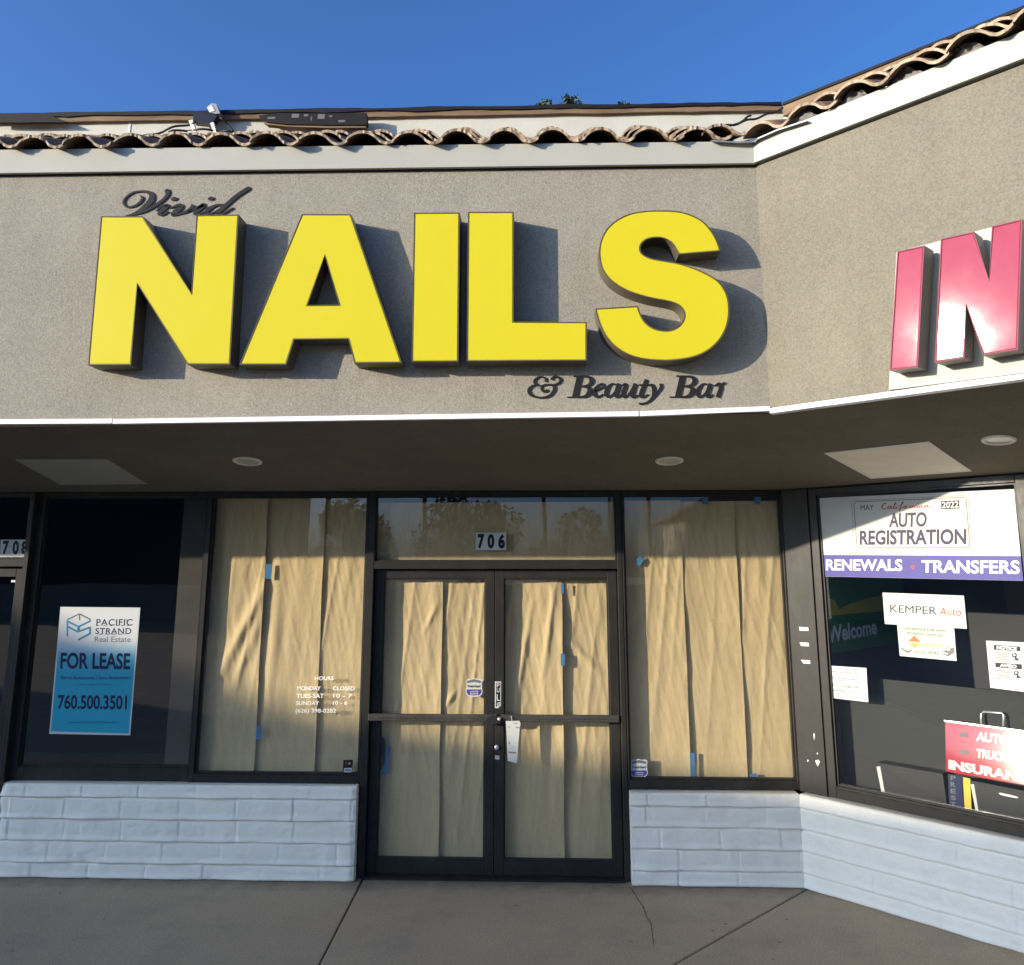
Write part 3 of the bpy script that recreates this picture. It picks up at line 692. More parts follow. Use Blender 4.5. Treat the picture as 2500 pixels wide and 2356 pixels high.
V([[(345, 265, 16), (372, 292, 30), (340, 350, 34), (250, 405, 26), (160, 410, 26), (118, 355, 30), (155, 280, 26), (260, 215, 24), (400, 205, 30), (490, 240, 62), (490, 320, 82), (400, 415, 62), (270, 500, 36), (150, 535, 18)],
   [(230, 520, 24), (400, 470, 38), (560, 385, 42), (670, 300, 42), (712, 240, 52), (706, 200, 64)]], 'black script capital V with a curled flourish')
V([[(562, 462, 14), (640, 402, 32), (715, 395, 44), (650, 450, 62), (595, 505, 42), (645, 522, 22), (722, 478, 14)]], 'black script letter i right after the capital V', [(800, 305, 42, 26)])
V([[(745, 430, 12), (860, 388, 42), (895, 415, 62), (800, 490, 62), (775, 524, 28), (860, 508, 28), (980, 468, 42), (1048, 410, 48), (1038, 392, 30)]], 'black script letter v in the middle of the script word')
V([[(980, 478, 12), (1100, 430, 38), (1200, 387, 58), (1130, 450, 62), (1080, 500, 48), (1130, 513, 28), (1210, 480, 16)]], 'black script letter i with its dot beside the tall d', [(1295, 300, 40, 25)])
V([[(1470, 387, 26), (1380, 388, 28), (1270, 440, 52), (1230, 498, 42), (1300, 503, 22), (1400, 450, 22)], [(1800, 165, 56), (1650, 262, 56), (1500, 390, 58), (1400, 480, 56), (1385, 508, 32), (1450, 508, 26), (1590, 430, 22)]], 'black script letter d with a long raised ascender')
Bt = lambda st, lb: cut(FAS, kb_, 3.681, st, lb, 'serif_letter', 'black serif letters under the yellow L and S', c1=.006, rnd=False)
Bt([[(265, 155, 22), (268, 128, 16), (222, 108, 14), (178, 128, 22), (165, 160, 24), (205, 188, 14)], [(210, 185, 12), (150, 190, 18), (114, 230, 28), (138, 275, 24), (220, 297, 16), (300, 280, 24), (343, 225, 28), (333, 190, 24), (290, 180, 16), (240, 188, 16), (226, 215, 16), (250, 240, 24), (285, 230, 24)], [(325, 185, 16), (380, 168, 18), (400, 135, 22), (368, 108, 16), (330, 115, 18), (318, 138, 26)]], 'black curly ampersand at the start of the small lettering')
def bigB(dx, dy, wd, lb):
    sh = lambda st: [(x + dx, y + dy, q) for x, y, q in st]
    Bt([sh([(570, 108, 50), (528, 290, 50)]), sh([(515, 104, 12), (610, 104, 12)]), sh([(455, 292, 10), (610, 293, 12)]), sh([(590, 106, 12), (652, 112, 24), (678, 145, 38), (650, 185, 24), (585, 196, 12)]), sh([(585, 197, 12), (645, 207, 26), (658, 245, 44), (620, 285, 24), (545, 293, 12)])], lb)
bigB(0, 0, 0, 'black bold italic capital B that follows the ampersand'); bigB(925, -1, 0, 'black bold italic capital B under the bottom of the yellow S')
def lowa(dx, dy, lb): Bt([[(900 + dx, 182 + dy, 16), (858 + dx, 174 + dy, 16), (818 + dx, 220 + dy, 36), (810 + dx, 268 + dy, 34), (835 + dx, 290 + dy, 20), (880 + dx, 255 + dy, 14), (905 + dx, 200 + dy, 14)], [(925 + dx, 170 + dy, 36), (897 + dx, 268 + dy, 38), (915 + dx, 290 + dy, 20), (948 + dx, 270 + dy, 10)]], lb)
Bt([[(705, 240, 14), (768, 212, 16), (790, 183, 18), (762, 173, 14), (717, 212, 32), (703, 262, 34), (735, 291, 22), (782, 265, 12)]], 'black bold italic letter e beside the first capital B')
lowa(0, 0, 'black bold italic letter a between an e and a u'); lowa(822, 0, 'black bold italic letter a just before the final r')
Bt([[(950, 187, 12), (985, 180, 30), (962, 250, 36), (968, 288, 26), (1000, 278, 14), (1052, 200, 14)], [(1073, 170, 36), (1042, 268, 38), (1060, 292, 20), (1098, 272, 10)]], 'black bold italic letter u left of the t')
Bt([[(1172, 133, 30), (1150, 190, 36), (1122, 270, 38), (1142, 292, 20), (1187, 268, 10)], [(1105, 182, 14), (1205, 181, 14)]], 'black bold italic letter t with its crossbar')
Bt([[(1195, 188, 14), (1225, 184, 26), (1238, 230, 36), (1234, 285, 32), (1190, 333, 20), (1130, 353, 18), (1106, 349, 22)], [(1298, 172, 26), (1300, 210, 26), (1242, 290, 14)]], 'black bold italic letter y whose tail hangs lowest')
Bt([[(1782, 192, 12), (1825, 172, 26), (1840, 205, 36), (1812, 295, 38)], [(1835, 215, 12), (1858, 170, 18), (1878, 172, 28)]], 'black bold italic letter r, last of the small lettering')

# ------------------------------------------------------------------ soffit lights and access panels
SOF = Fr((0, 4.461, SZ1), (1, 0, 0), (0, 1.64, SZ0 - SZ1)); SOF.n = -SOF.n
WSO = Fr((1.262, 4.461, SZ1), (Q, -Q, 0), (Q * 1.519, Q * 1.519, SZ0 - SZ1)); WSO.n = WSO.n if WSO.n.z < 0 else -WSO.n
SOFL = SOF
for fr, x, y, wpx, lb in ((SOF, 604, 1125, 70, 'recessed soffit light with white trim above the left papered window'), (SOF, 1634, 1124, 68, 'recessed soffit light with white trim above the right papered window'), (WSO, 2438, 1073, 95, 'recessed soffit light with white trim in the sunlit wing soffit')):
    a, b = fr.px(x, y); a2, _ = fr.px(x + wpx / 2, y); r = (a2 - a)
    t = thing('soffit_light', lb, 'ceiling light', fr.p(a, b), 'recessed lights in the soffit')
    m = MB(); m.lathe(fr, a, b, [(r, .001), (r * .99, .007), (r * .92, .011), (r * .80, .010), (r * .76, .004)]); obj('trim_ring', m, LAMPW, t)
    m = MB(); m.lathe(fr, a, b, [(r * .765, .004), (r * .72, .002), (r * .60, .0015), (r * .35, .0010), (0.0001, .0008)]); obj('reflector', m, LAMPIN, t)
for fr, pts, lb in ((SOF, c2s(0, 1000, 1.988)([(75, 240), (520, 238), (712, 358), (295, 362)]), 'square painted access panel in the dark soffit at the left'), (WSO, c2s(1900, 980, 3.313)([(372, 415), (1220, 322), (1565, 558), (750, 620)]), 'square pale access panel with a bright rim in the wing soffit')):
    q = [fr.px(*p) for p in pts]
    t = thing('access_panel', lb, 'access panel', fr.p(*q[0]), 'access panels in the soffit')
    m = MB(); m.prism(fr, q, .001, .006, inset(q, .018)); obj('panel_frame', m, LAMPW if fr is WSO else PANEL_SHADED, t)
    m = MB(); m.prism(fr, inset(q, .019), .001, .004); obj('panel_door', m, PANELP if fr is WSO else PANEL_SHADED, t)

# ------------------------------------------------------------------ brown paper behind the glass
def paper(a0, a1, b0, b1, c, label, seed, lift=.020, amp=.88, creases=(), name='kraft_paper', grp='brown paper sheets taped inside the glass'):
    H_ = b1 - b0; W_ = a1 - a0; nx, nz = max(12, int(W_ / .0085)), int(H_ / .013)
    def fn(u, v):
        a = a0 + W_ * u + .006 * noise.noise((seed, v * 4, 2)) * (1 if u > .5 else -1); b = b0 + H_ * v
        hang = min(1, .25 + v * 1.6)
        d = .010 * noise.noise((a * 5.0 + seed, b * .75, seed)) + .0032 * noise.noise((a * 12 + b * 1.0 + seed, b * 1.5, seed * 2))
        rg = 1 - abs(noise.noise((a * 9 - b * 1.1, b * .42 + seed, seed * 3))) * 2.8
        d += .0080 * max(0, rg) ** 1.3 + .0030 * max(0, 1 - abs(noise.noise((a * 14 + b * 3.1, b * .8 - seed, seed * 5))) * 4) + .0012 * max(0, 1 - abs(noise.noise((a * 12 - b * 5, b * 3.4, seed * 7))) * 5) + .0014 * (1 - abs(noise.noise((a * 26 + b * 4, b * 5, seed))) * 2) + .0010 * noise.noise((a * 48, b * 14, seed))
        d *= .9 * amp * hang
        for x0, z0, x1, z1, hgt, wd in creases:
            dx, dz = x1 - x0, z1 - z0; l2 = dx * dx + dz * dz; t = max(0, min(1, ((a - x0) * dx + (b - z0) * dz) / l2))
            e = (a - x0) * dz - (b - z0) * dx; e = e / math.sqrt(l2); pd = math.hypot(a - x0 - t * dx, b - z0 - t * dz)
            d += hgt * math.exp(-(pd / wd) ** 2) * (.35 + .65 * math.sin(math.pi * max(.05, min(.95, t))))
        d += lift * (u ** 5) * (.6 + .7 * noise.noise((b * 1.7, seed, 4))) - .010 * (1 - u) ** 3
        return STO.p(a, b, c + d)
    mb = MB(); mb.grid(fn, nx, nz)
    return tag(obj(name, mb, PAPER), label, 'paper sheet', grp)
ax = lambda x, y=1500, c=-.06: STO.px(x, y, c)
s1, s2 = ax(640)[0], ax(783)[0]
q0, q1, q2, q3 = ax(540, 1640), ax(648, 1428), ax(548, 1720), ax(640, 1480)
paper(-2.466, s1, .652, 2.64, -.078, 'kraft paper sheet with a deep slanting fold, left third of the left window', 1, .016, .8, [(q0[0], q0[1], q1[0], q1[1], .030, .042), (q2[0] + .05, q2[1] + .1, q3[0], q3[1], .014, .03), (ax(610, 1600)[0], ax(610, 1600)[1], ax(640, 1500)[0], ax(640, 1500)[1], .012, .03)])
m1, m2 = ax(640, 1800), ax(690, 1380)
paper(s1 - .03, s2, .652, 2.62, -.087, 'kraft paper sheet between two seams in the left window', 2, .028, .75, [(ax(650, 1760)[0], ax(650, 1760)[1], ax(682, 1380)[0], ax(682, 1380)[1], .016, .045)])
paper(s2 - .04, -1.27, .652, 2.60, -.085, 'kraft paper sheet behind the white opening hours lettering', 3, .008, .9)
paper(-1.26, .58, 2.12, 2.575, -.078, 'long low kraft paper strip in the transom above the doors', 4, 0, .45)
d1, d2 = ax(1080, 1500, -.1)[0], ax(1372, 1500, -.1)[0]
paper(-1.20, d1, .09, 2.03, -.110, 'kraft paper sheet at the hinge side of the left door', 5, .020, 1.0, [(ax(1035, 1545, -.1)[0], ax(1035, 1545, -.1)[1], ax(1070, 1470, -.1)[0], ax(1070, 1470, -.1)[1], .012, .02)])
paper(d1 - .035, -.395, .09, 2.03, -.120, 'kraft paper sheet behind the badge sticker on the left door', 6, .010, 1.1, [(ax(1090, 1720, -.1)[0], ax(1090, 1720, -.1)[1], ax(1110, 1690, -.1)[0], ax(1110, 1690, -.1)[1], .016, .02)])
paper(-.31, d2, .09, 2.03, -.112, 'kraft paper sheet with long folds behind the hanging tag', 7, .032, 1.15, [(ax(1255, 1740, -.1)[0], ax(1255, 1740, -.1)[1], ax(1300, 1470, -.1)[0], ax(1300, 1470, -.1)[1], .016, .022), (ax(1325, 1650, -.1)[0], ax(1325, 1650, -.1)[1], ax(1352, 1440, -.1)[0], ax(1352, 1440, -.1)[1], .015, .02)])
paper(d2 - .035, .52, .09, 2.03, -.124, 'kraft paper sheet at the right edge of the right door', 8, .012, 1.0, [(ax(1385, 1560, -.1)[0], ax(1385, 1560, -.1)[1], ax(1460, 1640, -.1)[0], ax(1460, 1640, -.1)[1], .014, .03)])
w1, w2 = ax(1676, 1600)[0], ax(1812, 1600)[0]
paper(.59, w1, .645, 2.585, -.084, 'kraft paper sheet behind the badge sticker in the right window', 9, .016, .9)
paper(w1 - .03, w2, .645, 2.578, -.088, 'kraft paper sheet between two seams in the right window', 10, .020, .7)
paper(w2 - .035, 1.77, .645, 2.58, -.089, 'kraft paper sheet with a crumpled bottom beside the corner post', 11, .0, 1.0)
def patch(name, pts, c, mat, label, cat, grp=None, fr=STO, th=.0012):
    m = MB(); m.prism(fr, [fr.px(*p, c) for p in pts], c - th, c)
    return tag(obj(name, m, mat), label, cat, grp)
GT = 'pieces of blue masking tape'
rc = lambda x0, y0, x1, y1, s=0: [(x0, y0), (x1, y0), (x1 + s, y1), (x0 + s, y1)]
patch('masking_tape', rc(649, 1377, 663, 1413, -1), -.053, TAPE, 'short blue tape on the paper seam high in the left window', 'tape', GT)
patch('masking_tape', rc(626, 1773, 638, 1805, -1), -.050, TAPE, 'blue tape on the paper seam low in the left window', 'tape', GT)
kd = c2s(850, 1690, 8.144)
patch('masking_tape', kd([(760, 1010), (812, 1090), (800, 1640), (650, 1640), (722, 1400)]), -.088, TAPE, 'long blue tape beside the black pad on the left door', 'tape', GT)
pad = MB(); pad.prism(STO, [STO.px(*p, -.080) for p in kd(smooth_poly([(545, 850), (640, 872), (712, 930), (738, 1010), (732, 1200), (722, 1400), (650, 1550), (560, 1590), (530, 1400), (535, 1000)], set()))], -.087, -.080); tag(obj('rubber_pad', pad, BLACKGAP), 'black rounded pad behind the glass at the left edge of the left door', 'pad')
patch('masking_tape', rc(1370, 1424, 1377, 1449), -.074, TAPE, 'small blue tape at the top of the seam in the right door', 'tape', GT)
patch('masking_tape', rc(1369, 1596, 1379, 1625), -.074, TAPE, 'blue tape halfway down the seam in the right door', 'tape', GT)
patch('masking_tape', rc(1684, 1838, 1696, 1902, 2), -.056, TAPE, 'tall blue tape at the foot of the left seam in the right window', 'tape', GT)
patch('masking_tape', rc(1830, 1889, 1848, 1904, 1), -.058, TAPE, 'square blue tape in the bottom right corner of the right window', 'tape', GT)
patch('masking_tape', [(1552, 1366), (1564, 1358), (1572, 1368), (1562, 1382), (1553, 1378)], -.052, TAPE, 'torn crumpled blue tape at the left of the right window', 'tape', GT)
for x, lb in ((1714, 'blue tape along the top of the right window, left piece of two'), (1842, 'blue tape along the top of the right window, piece near the corner post')):
    patch('masking_tape', rc(x, 1213, x + 15, 1231), -.052, TAPE, lb, 'tape', GT)

# ------------------------------------------------------------------ writing on the glass and doors
def mark(mb):
    if not hasattr(mb, 'marks'): mb.marks = []
    mb.marks.append((len(mb.v), len(mb.f)))
def W(mb, s, fr, k, bl, br, tl, c, bold=.02, shear=0., space=1.):
    mark(mb)
    a, b, d = k([bl, br, tl]); lettering(mb, s, fr, fr.px(*a, c), fr.px(*b, c), fr.px(*d, c), c, bold, shear, space)
def poly(mb, fr, k, pts, c, th=.0006): mark(mb); mb.prism(fr, [fr.px(*p, c) for p in k(pts)], c - th, c)
k8 = c2s(440, 1180, 2.532); CG = -.0285
t = thing('hours_lettering', 'white vinyl opening hours and phone number on the left window', 'lettering', STO.p(*STO.px(*k8([(712, 1426)])[0], CG), CG))
m = MB()
for s, x0, x1, yb, yt in (('HOURS', 832, 947, 1217, 1193), ('MONDAY', 722, 868, 1280, 1254), ('CLOSED', 943, 1078, 1280, 1255), ('TUES-SAT', 718, 887, 1327, 1300), ('10 - 7', 945, 1062, 1325, 1301), ('SUNDAY', 716, 858, 1371, 1346), ('10 - 6', 943, 1032, 1369, 1346), ('(626) 398-0282', 712, 963, 1426, 1393)):
    W(m, s, STO, k8, (x0, yb), (x1, yb), (x0 + 1, yt), CG, .018)
obj('lettering', m, VINYL, t)
def sheet(name, fr, k, pts, c, mat, label, cat, grp=None, th=.0015):
    q = [fr.px(*p, c) for p in k(pts)]; t = thing(name, label, cat, fr.p(*q[0], c), grp)
    m = MB(); m.prism(fr, q, c - th, c); obj('sheet', m, mat, t); return t
# card sticker
t = sheet('card_sticker', STO, k8, [(1008, 1711), (1068, 1709), (1064, 1790), (1005, 1791)], CG, BLACK, 'small black card payment sticker low on the left window', 'sticker')
for cx, col in ((1026, RED), (1046, AMBER)):
    m = MB(); a, b = STO.px(*k8([(cx, 1732)])[0], CG); r = .0085; m.prism(STO, [(a + r * math.cos(i * .393), b + r * math.sin(i * .393)) for i in range(16)], CG, CG + (.0006 if col is RED else .0009)); obj('emblem', m, col, t)
m = MB(); poly(m, STO, k8, [(1013, 1760), (1062, 1759), (1060, 1786), (1011, 1786)], CG + .0008); obj('emblem', m, PAPERW, t)
m = MB(); W(m, 'VISA', STO, k8, (1018, 1780), (1056, 1780), (1018, 1766), CG + .0014, .02, .3); obj('lettering', m, NAVY, t)
# house numbers
k1 = c2s(850, 1180, 2.84); kn = c2s(0, 1190, 2.567)
t = thing('number_plate', 'black digits 706 on white tiles above the doors', 'house number', STO.p(-.2, 2.25, CG), 'white house number plates')
for i in range(3):
    x0, x1 = 884 + 71 * i, 884 + 71 * i + 70.5; m = MB(); poly(m, STO, k1, [(x0, 342), (x1, 342), (x1, 463), (x0, 463)], CG, .0012); obj('tile', m, PAPERW, t)
m = MB()
for s, x0, x1 in (('7', 899, 946), ('0', 966, 1014), ('6', 1040, 1088)): W(m, s, STO, k1, (x0, 453), (x1, 453), (x0, 351), CG + .0008, .055)
obj('lettering', m, BLACK, t)
t = thing('number_plate', 'black digits 708 on white tiles above the neighbouring door', 'house number', STO.p(-3.9, 2.25, CG), 'white house number plates')
for i in range(3):
    x0, x1 = 2 + 60 * i, 2 + 60 * i + 59; m = MB(); poly(m, STO, kn, [(x0 + 2, 328), (x1 + 2, 327), (x1 - 4, 437), (x0 - 4, 438)], -.012, .0012); obj('tile', m, PAPERW, t)
m = MB()
for s, x0, x1 in (('7', 14, 54), ('0', 76, 116), ('8', 131, 174)): W(m, s, STO, kn, (x0, 421), (x1, 420), (x0 + 5, 334), -.011, .05)
obj('lettering', m, BLACK, t)
# badge stickers
def badge(k, pts, split, lines, c, label):
    t = sheet('badge_sticker', STO, k, pts, c, PAPERW, label, 'sticker', 'shield shaped alarm stickers')
    cx = sum(p[0] for p in pts) / len(pts); cy = sum(p[1] for p in pts) / len(pts)
    ins = [(cx + (x - cx) * .88, cy + (y - cy) * .90) for x, y in pts]
    low = [p for p in ins if p[1] > split]; xs = [p[0] for p in ins]
    low.sort(key=lambda p: math.atan2(p[1] - split, p[0] - cx)); m = MB()
    w0, w1 = cx - (max(xs) - min(xs)) * .47, cx + (max(xs) - min(xs)) * .47
    poly(m, STO, k, [(w1, split)] + low + [(w0, split)], c + .0006); obj('blue_field', m, PURPLE, t)
    top = sorted([p for p in ins if p[1] < cy - (cy - min(q[1] for q in ins)) * .3], key=lambda p: p[0])
    m = MB(); yb = min(p[1] for p in ins); h = split - yb
    poly(m, STO, k, [(w0 + 8, yb + h * .18), (cx, yb + h * .02), (w1 - 8, yb + h * .18), (w1 - 6, yb + h * .42), (cx, yb + h * .30), (w0 + 6, yb + h * .42)], c + .0006)
    obj('band', m, GREY, t)
    m = MB(); W(m, lines[0], STO, k, (w0 + 16, yb + h * .82), (w1 - 16, yb + h * .82), (w0 + 16, yb + h * .55), c + .0008, .03); obj('lettering', m, SLATE, t)
    m = MB()
    bot = max(p[1] for p in pts)
    for i, s in enumerate(lines[1:]): y = split + (bot - split) * (.34 + .24 * i); W(m, s, STO, k, (cx - (w1 - w0) * .30, y), (cx + (w1 - w0) * .30, y), (cx - (w1 - w0) * .30, y - (bot - split) * .15), c + .0010, .03)
    obj('lettering', m, WHITE, t)
badge(c2s(1120, 1630, 7.494), [(160, 205), (215, 208), (275, 190), (340, 205), (400, 212), (440, 222), (425, 290), (424, 370), (438, 440), (420, 490), (375, 525), (270, 538), (170, 522), (130, 480), (122, 430), (142, 350), (145, 280), (138, 235)], 398, ('Protect-Guard', 'ALARM SYSTEM', '24 HOUR', 'ARMED GUARD'), DC - .0205, 'white and blue shield sticker on the left glass door')
badge(c2s(1500, 1800, 9.94), [(415, 555), (470, 535), (530, 548), (600, 522), (660, 552), (730, 535), (790, 560), (805, 600), (790, 680), (800, 780), (815, 860), (790, 930), (720, 975), (600, 995), (480, 975), (410, 930), (385, 860), (400, 780), (410, 680), (395, 600)], 805, ('Protect-Guard', 'ALARM SYSTEM', '24 HOUR', 'ARMED GUARD'), CG, 'creased white and blue shield sticker in the corner of the right window')
# PULL plate
kp = c2s(1120, 1630, 7.494); c = DC + .002
t = sheet('pull_plate', STO, kp, [(661, 253), (776, 253), (773, 610), (728, 742), (660, 738)], c, PAPERW, 'torn black and white PULL plate on the right door', 'sign')
m = MB(); poly(m, STO, kp, [(680, 275), (762, 275), (759, 640), (690, 712), (680, 712)], c + .0006); obj('black_field', m, BLACK, t)
m = MB()
for s, y0, y1 in (('P', 285, 360), ('U', 372, 450), ('L', 488, 605)): W(m, s, STO, kp, (695, y1), (748, y1), (695, y0), c + .0012, .005)
obj('lettering', m, WHITE, t)
m = MB(); poly(m, STO, kp, [(697, 640), (772, 628), (778, 700), (740, 718), (700, 690)], c + .0014); obj('torn_scrap', m, SILVER, t)
# tag hanging from the push bar
c = DC + .064
t = thing('hanging_tag', 'long white printed tag hanging from the right push bar', 'tag', STO.p(*STO.px(1252, 1762, c), c))
m = MB(); pp = [STO.px(*p, c) for p in kp([(858, 978), (1110, 972), (1132, 1022), (1114, 1110), (1062, 1752), (895, 1706), (866, 1050)])]; m.prism(STO, pp, c - .0008, c); obj('paper', m, PAPERW, t)
m = MB(); m.tube([STO.p(*STO.px(*kp([q])[0], c), c) for q in [(960, 885), (968, 930), (978, 985)]], .0025, 6); obj('string', m, PAPERW, t)
m = MB()
for x0, x1, y0, y1 in ((1005, 1080, 1005, 1018), (893, 940, 1072, 1086), (1045, 1110, 1080, 1098), (910, 1055, 1538, 1562), (912, 935, 1345, 1400)): poly(m, STO, kp, [(x0, y0), (x1, y0 + 12), (x1 - 2, y1 + 12), (x0, y1)], c + .0004, .0003)
for i in range(5): poly(m, STO, kp, [(905, 1425 + 26 * i), (1040, 1435 + 26 * i), (1040, 1439 + 26 * i), (905, 1429 + 26 * i)], c + .0004, .0003)
obj('print', m, GREY, t)
# for lease poster
kl = c2s(0, 1450, 3.746); c = -.0285
t = sheet('lease_poster', STO, kl, [(553, 118), (1283, 125), (1190, 1293), (450, 1280)], c, PAPERW, 'white to teal FOR LEASE poster in the dark left window', 'poster', None, .003)
g_ = NT('poster_gradient'); zz = g_.n('ShaderNodeSeparateXYZ'); g_.set(zz.inputs[0], g_.pos)
mr = g_.n('ShaderNodeMapRange'); g_.set(mr.inputs[0], zz.outputs[2]); zt, zb = STO.px(*kl([(900, 430)])[0], c)[1], STO.px(*kl([(900, 720)])[0], c)[1]
mr.inputs[1].default_value = zb; mr.inputs[2].default_value = zt
g_.base(g_.ramp(mr.outputs[0], [(0, (.022, .31, .42)), (.5, (.10, .36, .46)), (.75, (.34, .48, .54)), (1, (.56, .58, .57))])); g_.p(Roughness=.22, Specular_IOR_Level=.5)
m = MB(); poly(m, STO, kl, [(563, 132), (1270, 138), (1178, 1278), (464, 1258)], c + .0006); obj('print', m, g_.m, t)
m = MB()
W(m, 'PACIFIC', STO, kl, (880, 290), (1212, 290), (883, 230), c + .0012, .012, .0, 1.08); W(m, 'STRAND', STO, kl, (871, 368), (1200, 368), (874, 312), c + .0012, .012, 0, 1.08)
for x, y, w_ in [(880, 286, 40), (948, 286, 30), (1005, 286, 28), (1062, 286, 34), (1108, 286, 40), (1160, 286, 30), (1150, 236, 30), (905, 365, 50), (962, 365, 54), (1022, 365, 56), (1085, 365, 50)]:   # slab serifs
    m.prism(STO, [STO.px(*p, c) for p in kl([(x, y), (x + w_ * .7, y), (x + w_ * .7, y + 6), (x, y + 6)])], c + .0014, c + .0016)
W(m, 'FOR LEASE', STO, kl, (551, 686), (1190, 692), (557, 535), c + .0012, .03); W(m, '760.500.3501', STO, kl, (526, 1055), (1160, 1060), (531, 921), c + .0012, .028)
obj('lettering', m, NAVY, t)
m = MB(); W(m, 'Real Estate', STO, kl, (866, 441), (1195, 441), (868, 390), c + .0012, .004); obj('lettering', m, GREY, t)
m = MB(); W(m, 'Barry Russmore | Sara Bussmore', STO, kl, (553, 792), (1180, 792), (556, 748), c + .0012, .03); W(m, 'DRE LIC 01880154 | 01480252', STO, kl, (715, 839), (1022, 839), (716, 822), c + .0012, .02); W(m, 'www.pacificstrandrealestate.com', STO, kl, (626, 1189), (1083, 1186), (627, 1164), c + .0012, .02); obj('lettering', m, TEALD, t)
m = MB()
def lg(mb, pts, wd, cc): brush(mb, STO, [(*STO.px(*kl([p])[0], c), wd) for p in pts], c + .0006, c + cc)
for i, (p, q) in enumerate([((617, 388), (617, 240)), ((617, 250), (716, 298)), ((716, 290), (716, 350)), ((716, 348), (622, 300))]): lg(m, [p, q], .013, .0012 + .0002 * i)
obj('emblem', m, TEAL, t); m = MB()
for i, (p, q) in enumerate([((832, 245), (724, 298)), ((724, 290), (724, 345)), ((724, 342), (824, 306)), ((824, 300), (824, 366)), ((824, 362), (714, 422))]): lg(m, [p, q], .013, .0013 + .0002 * i)
obj('emblem', m, TEALM, t); m = MB()
for i, (p, q) in enumerate([((617, 236), (728, 182)), ((728, 182), (832, 236)), ((728, 190), (728, 240))]): lg(m, [p, q], .010, .0011 + .0002 * i)
obj('emblem', m, GREY, t)

# ------------------------------------------------------------------ the insurance office window on the wing
ks = c2s(1950, 1150, 3.405); c = -.0285
t = sheet('registration_sign', WST, ks, [(160, 225), (1790, 150), (1866, 912), (205, 876)], c, PAPERW, 'white and violet AUTO REGISTRATION sign across the top of the wing window', 'sign', None, .003)
m = MB(); poly(m, WST, ks, [(190, 697), (1845, 707), (1865, 911), (205, 875)], c + .0006); obj('violet_band', m, BLUEBAND, t)
m = MB(); W(m, 'RENEWALS', WST, ks, (226, 826), (862, 832), (226, 733), c + .0012, .028); W(m, 'TRANSFERS', WST, ks, (1021, 846), (1838, 857), (1021, 740), c + .0012, .028); obj('lettering', m, WHITE, t)
m = MB(); a, b = WST.px(*ks([(948, 797)])[0], c); m.prism(WST, [(a + .013 * math.cos(i * .393), b + .013 * math.sin(i * .393)) for i in range(16)], c, c + .0012); obj('red_dot', m, RED, t)
def frame_line(fr, k, q4, r, wd, cc, mb):
    q = [fr.px(*p, c) for p in k(q4)]; out = []
    for i in range(4):
        p, a, b = Vector(q[i]), Vector(q[i - 1]), Vector(q[(i + 1) % 4]); s0, s1 = p + (a - p).normalized() * r, p + (b - p).normalized() * r
        for j in range(6): tt = j / 5; w_ = s0 * (1 - tt) ** 2 + p * 2 * tt * (1 - tt) + s1 * tt * tt; out.append((w_.x, w_.y))
    mb.prism(fr, out, cc - .0004, cc, inset(out, wd))
m = MB(); frame_line(WST, ks, [(437, 245), (1408, 200), (1447, 655), (462, 657)], .03, .003, c + .0009, m); frame_line(WST, ks, [(455, 255), (1394, 214), (1427, 640), (482, 641)], .03, .005, c + .0009, m); obj('plate_outline', m, GREY, t)
m = MB(); W(m, 'AUTO', WST, ks, (749, 470), (1063, 463), (753, 350), c + .0012, .028); W(m, 'REGISTRATION', WST, ks, (506, 615), (1393, 611), (508, 494), c + .0012, .03); obj('lettering', m, SLATE, t)
m = MB(); W(m, 'MAY', WST, ks, (514, 327), (623, 325), (514, 283), c + .0012, .0)
poly(m, WST, ks, [(1183, 250), (1334, 243), (1336, 311), (1186, 318)], c + .0008); obj('lettering', m, BLACK, t)
m = MB(); W(m, '2022', WST, ks, (1191, 309), (1329, 303), (1190, 257), c + .0014, .015); obj('lettering', m, WHITE, t)
# the red script word, letter by letter as brush strokes
scr = [[(728, 275, 8), (712, 268, 7), (694, 290, 9), (697, 312, 8), (722, 312, 5), (738, 300, 4)], [(766, 292, 5), (748, 296, 8), (744, 312, 7), (762, 308, 5), (770, 292, 8), (768, 312, 6), (782, 306, 4)], [(782, 306, 4), (806, 268, 7), (800, 266, 6), (790, 310, 8), (806, 306, 4)],
       [(812, 294, 8), (808, 311, 7), (822, 306, 4)], [(828, 300, 4), (870, 264, 6), (862, 262, 7), (846, 310, 7), (834, 330, 6), (838, 312, 4), (872, 298, 4)], [(890, 292, 6), (874, 300, 8), (880, 310, 6), (896, 300, 7), (892, 290, 5), (912, 292, 4)], [(918, 288, 8), (926, 294, 5), (922, 308, 8), (938, 302, 4)],
       [(944, 290, 8), (942, 307, 7), (960, 288, 5), (964, 306, 7), (978, 300, 4)], [(986, 288, 8), (983, 305, 7), (996, 299, 4)], [(1004, 287, 8), (1000, 304, 7), (1020, 286, 5), (1022, 303, 7), (1040, 298, 4)], [(1070, 283, 5), (1050, 288, 8), (1048, 302, 7), (1068, 298, 5), (1076, 282, 8), (1074, 301, 6), (1124, 294, 4)]]
m = MB()
for i, st in enumerate(scr): brush(m, WST, [(*WST.px(*ks([(x, y)])[0], c), q * .00082) for x, y, q in st], c + .0004, c + .0012 + .00005 * i)
poly(m, WST, ks, [(812, 276), (822, 274), (821, 281), (811, 283)], c + .0012); poly(m, WST, ks, [(986, 268), (996, 267), (995, 274), (985, 275)], c + .0012)
m.marks = []; obj('lettering', m, RED, t)
kk = c2s(2000, 1400, 4.97)
P0 = [(768, 232), (1755, 270), (1792, 672), (1637, 662), (1668, 1062), (978, 1000), (945, 622), (797, 612)]
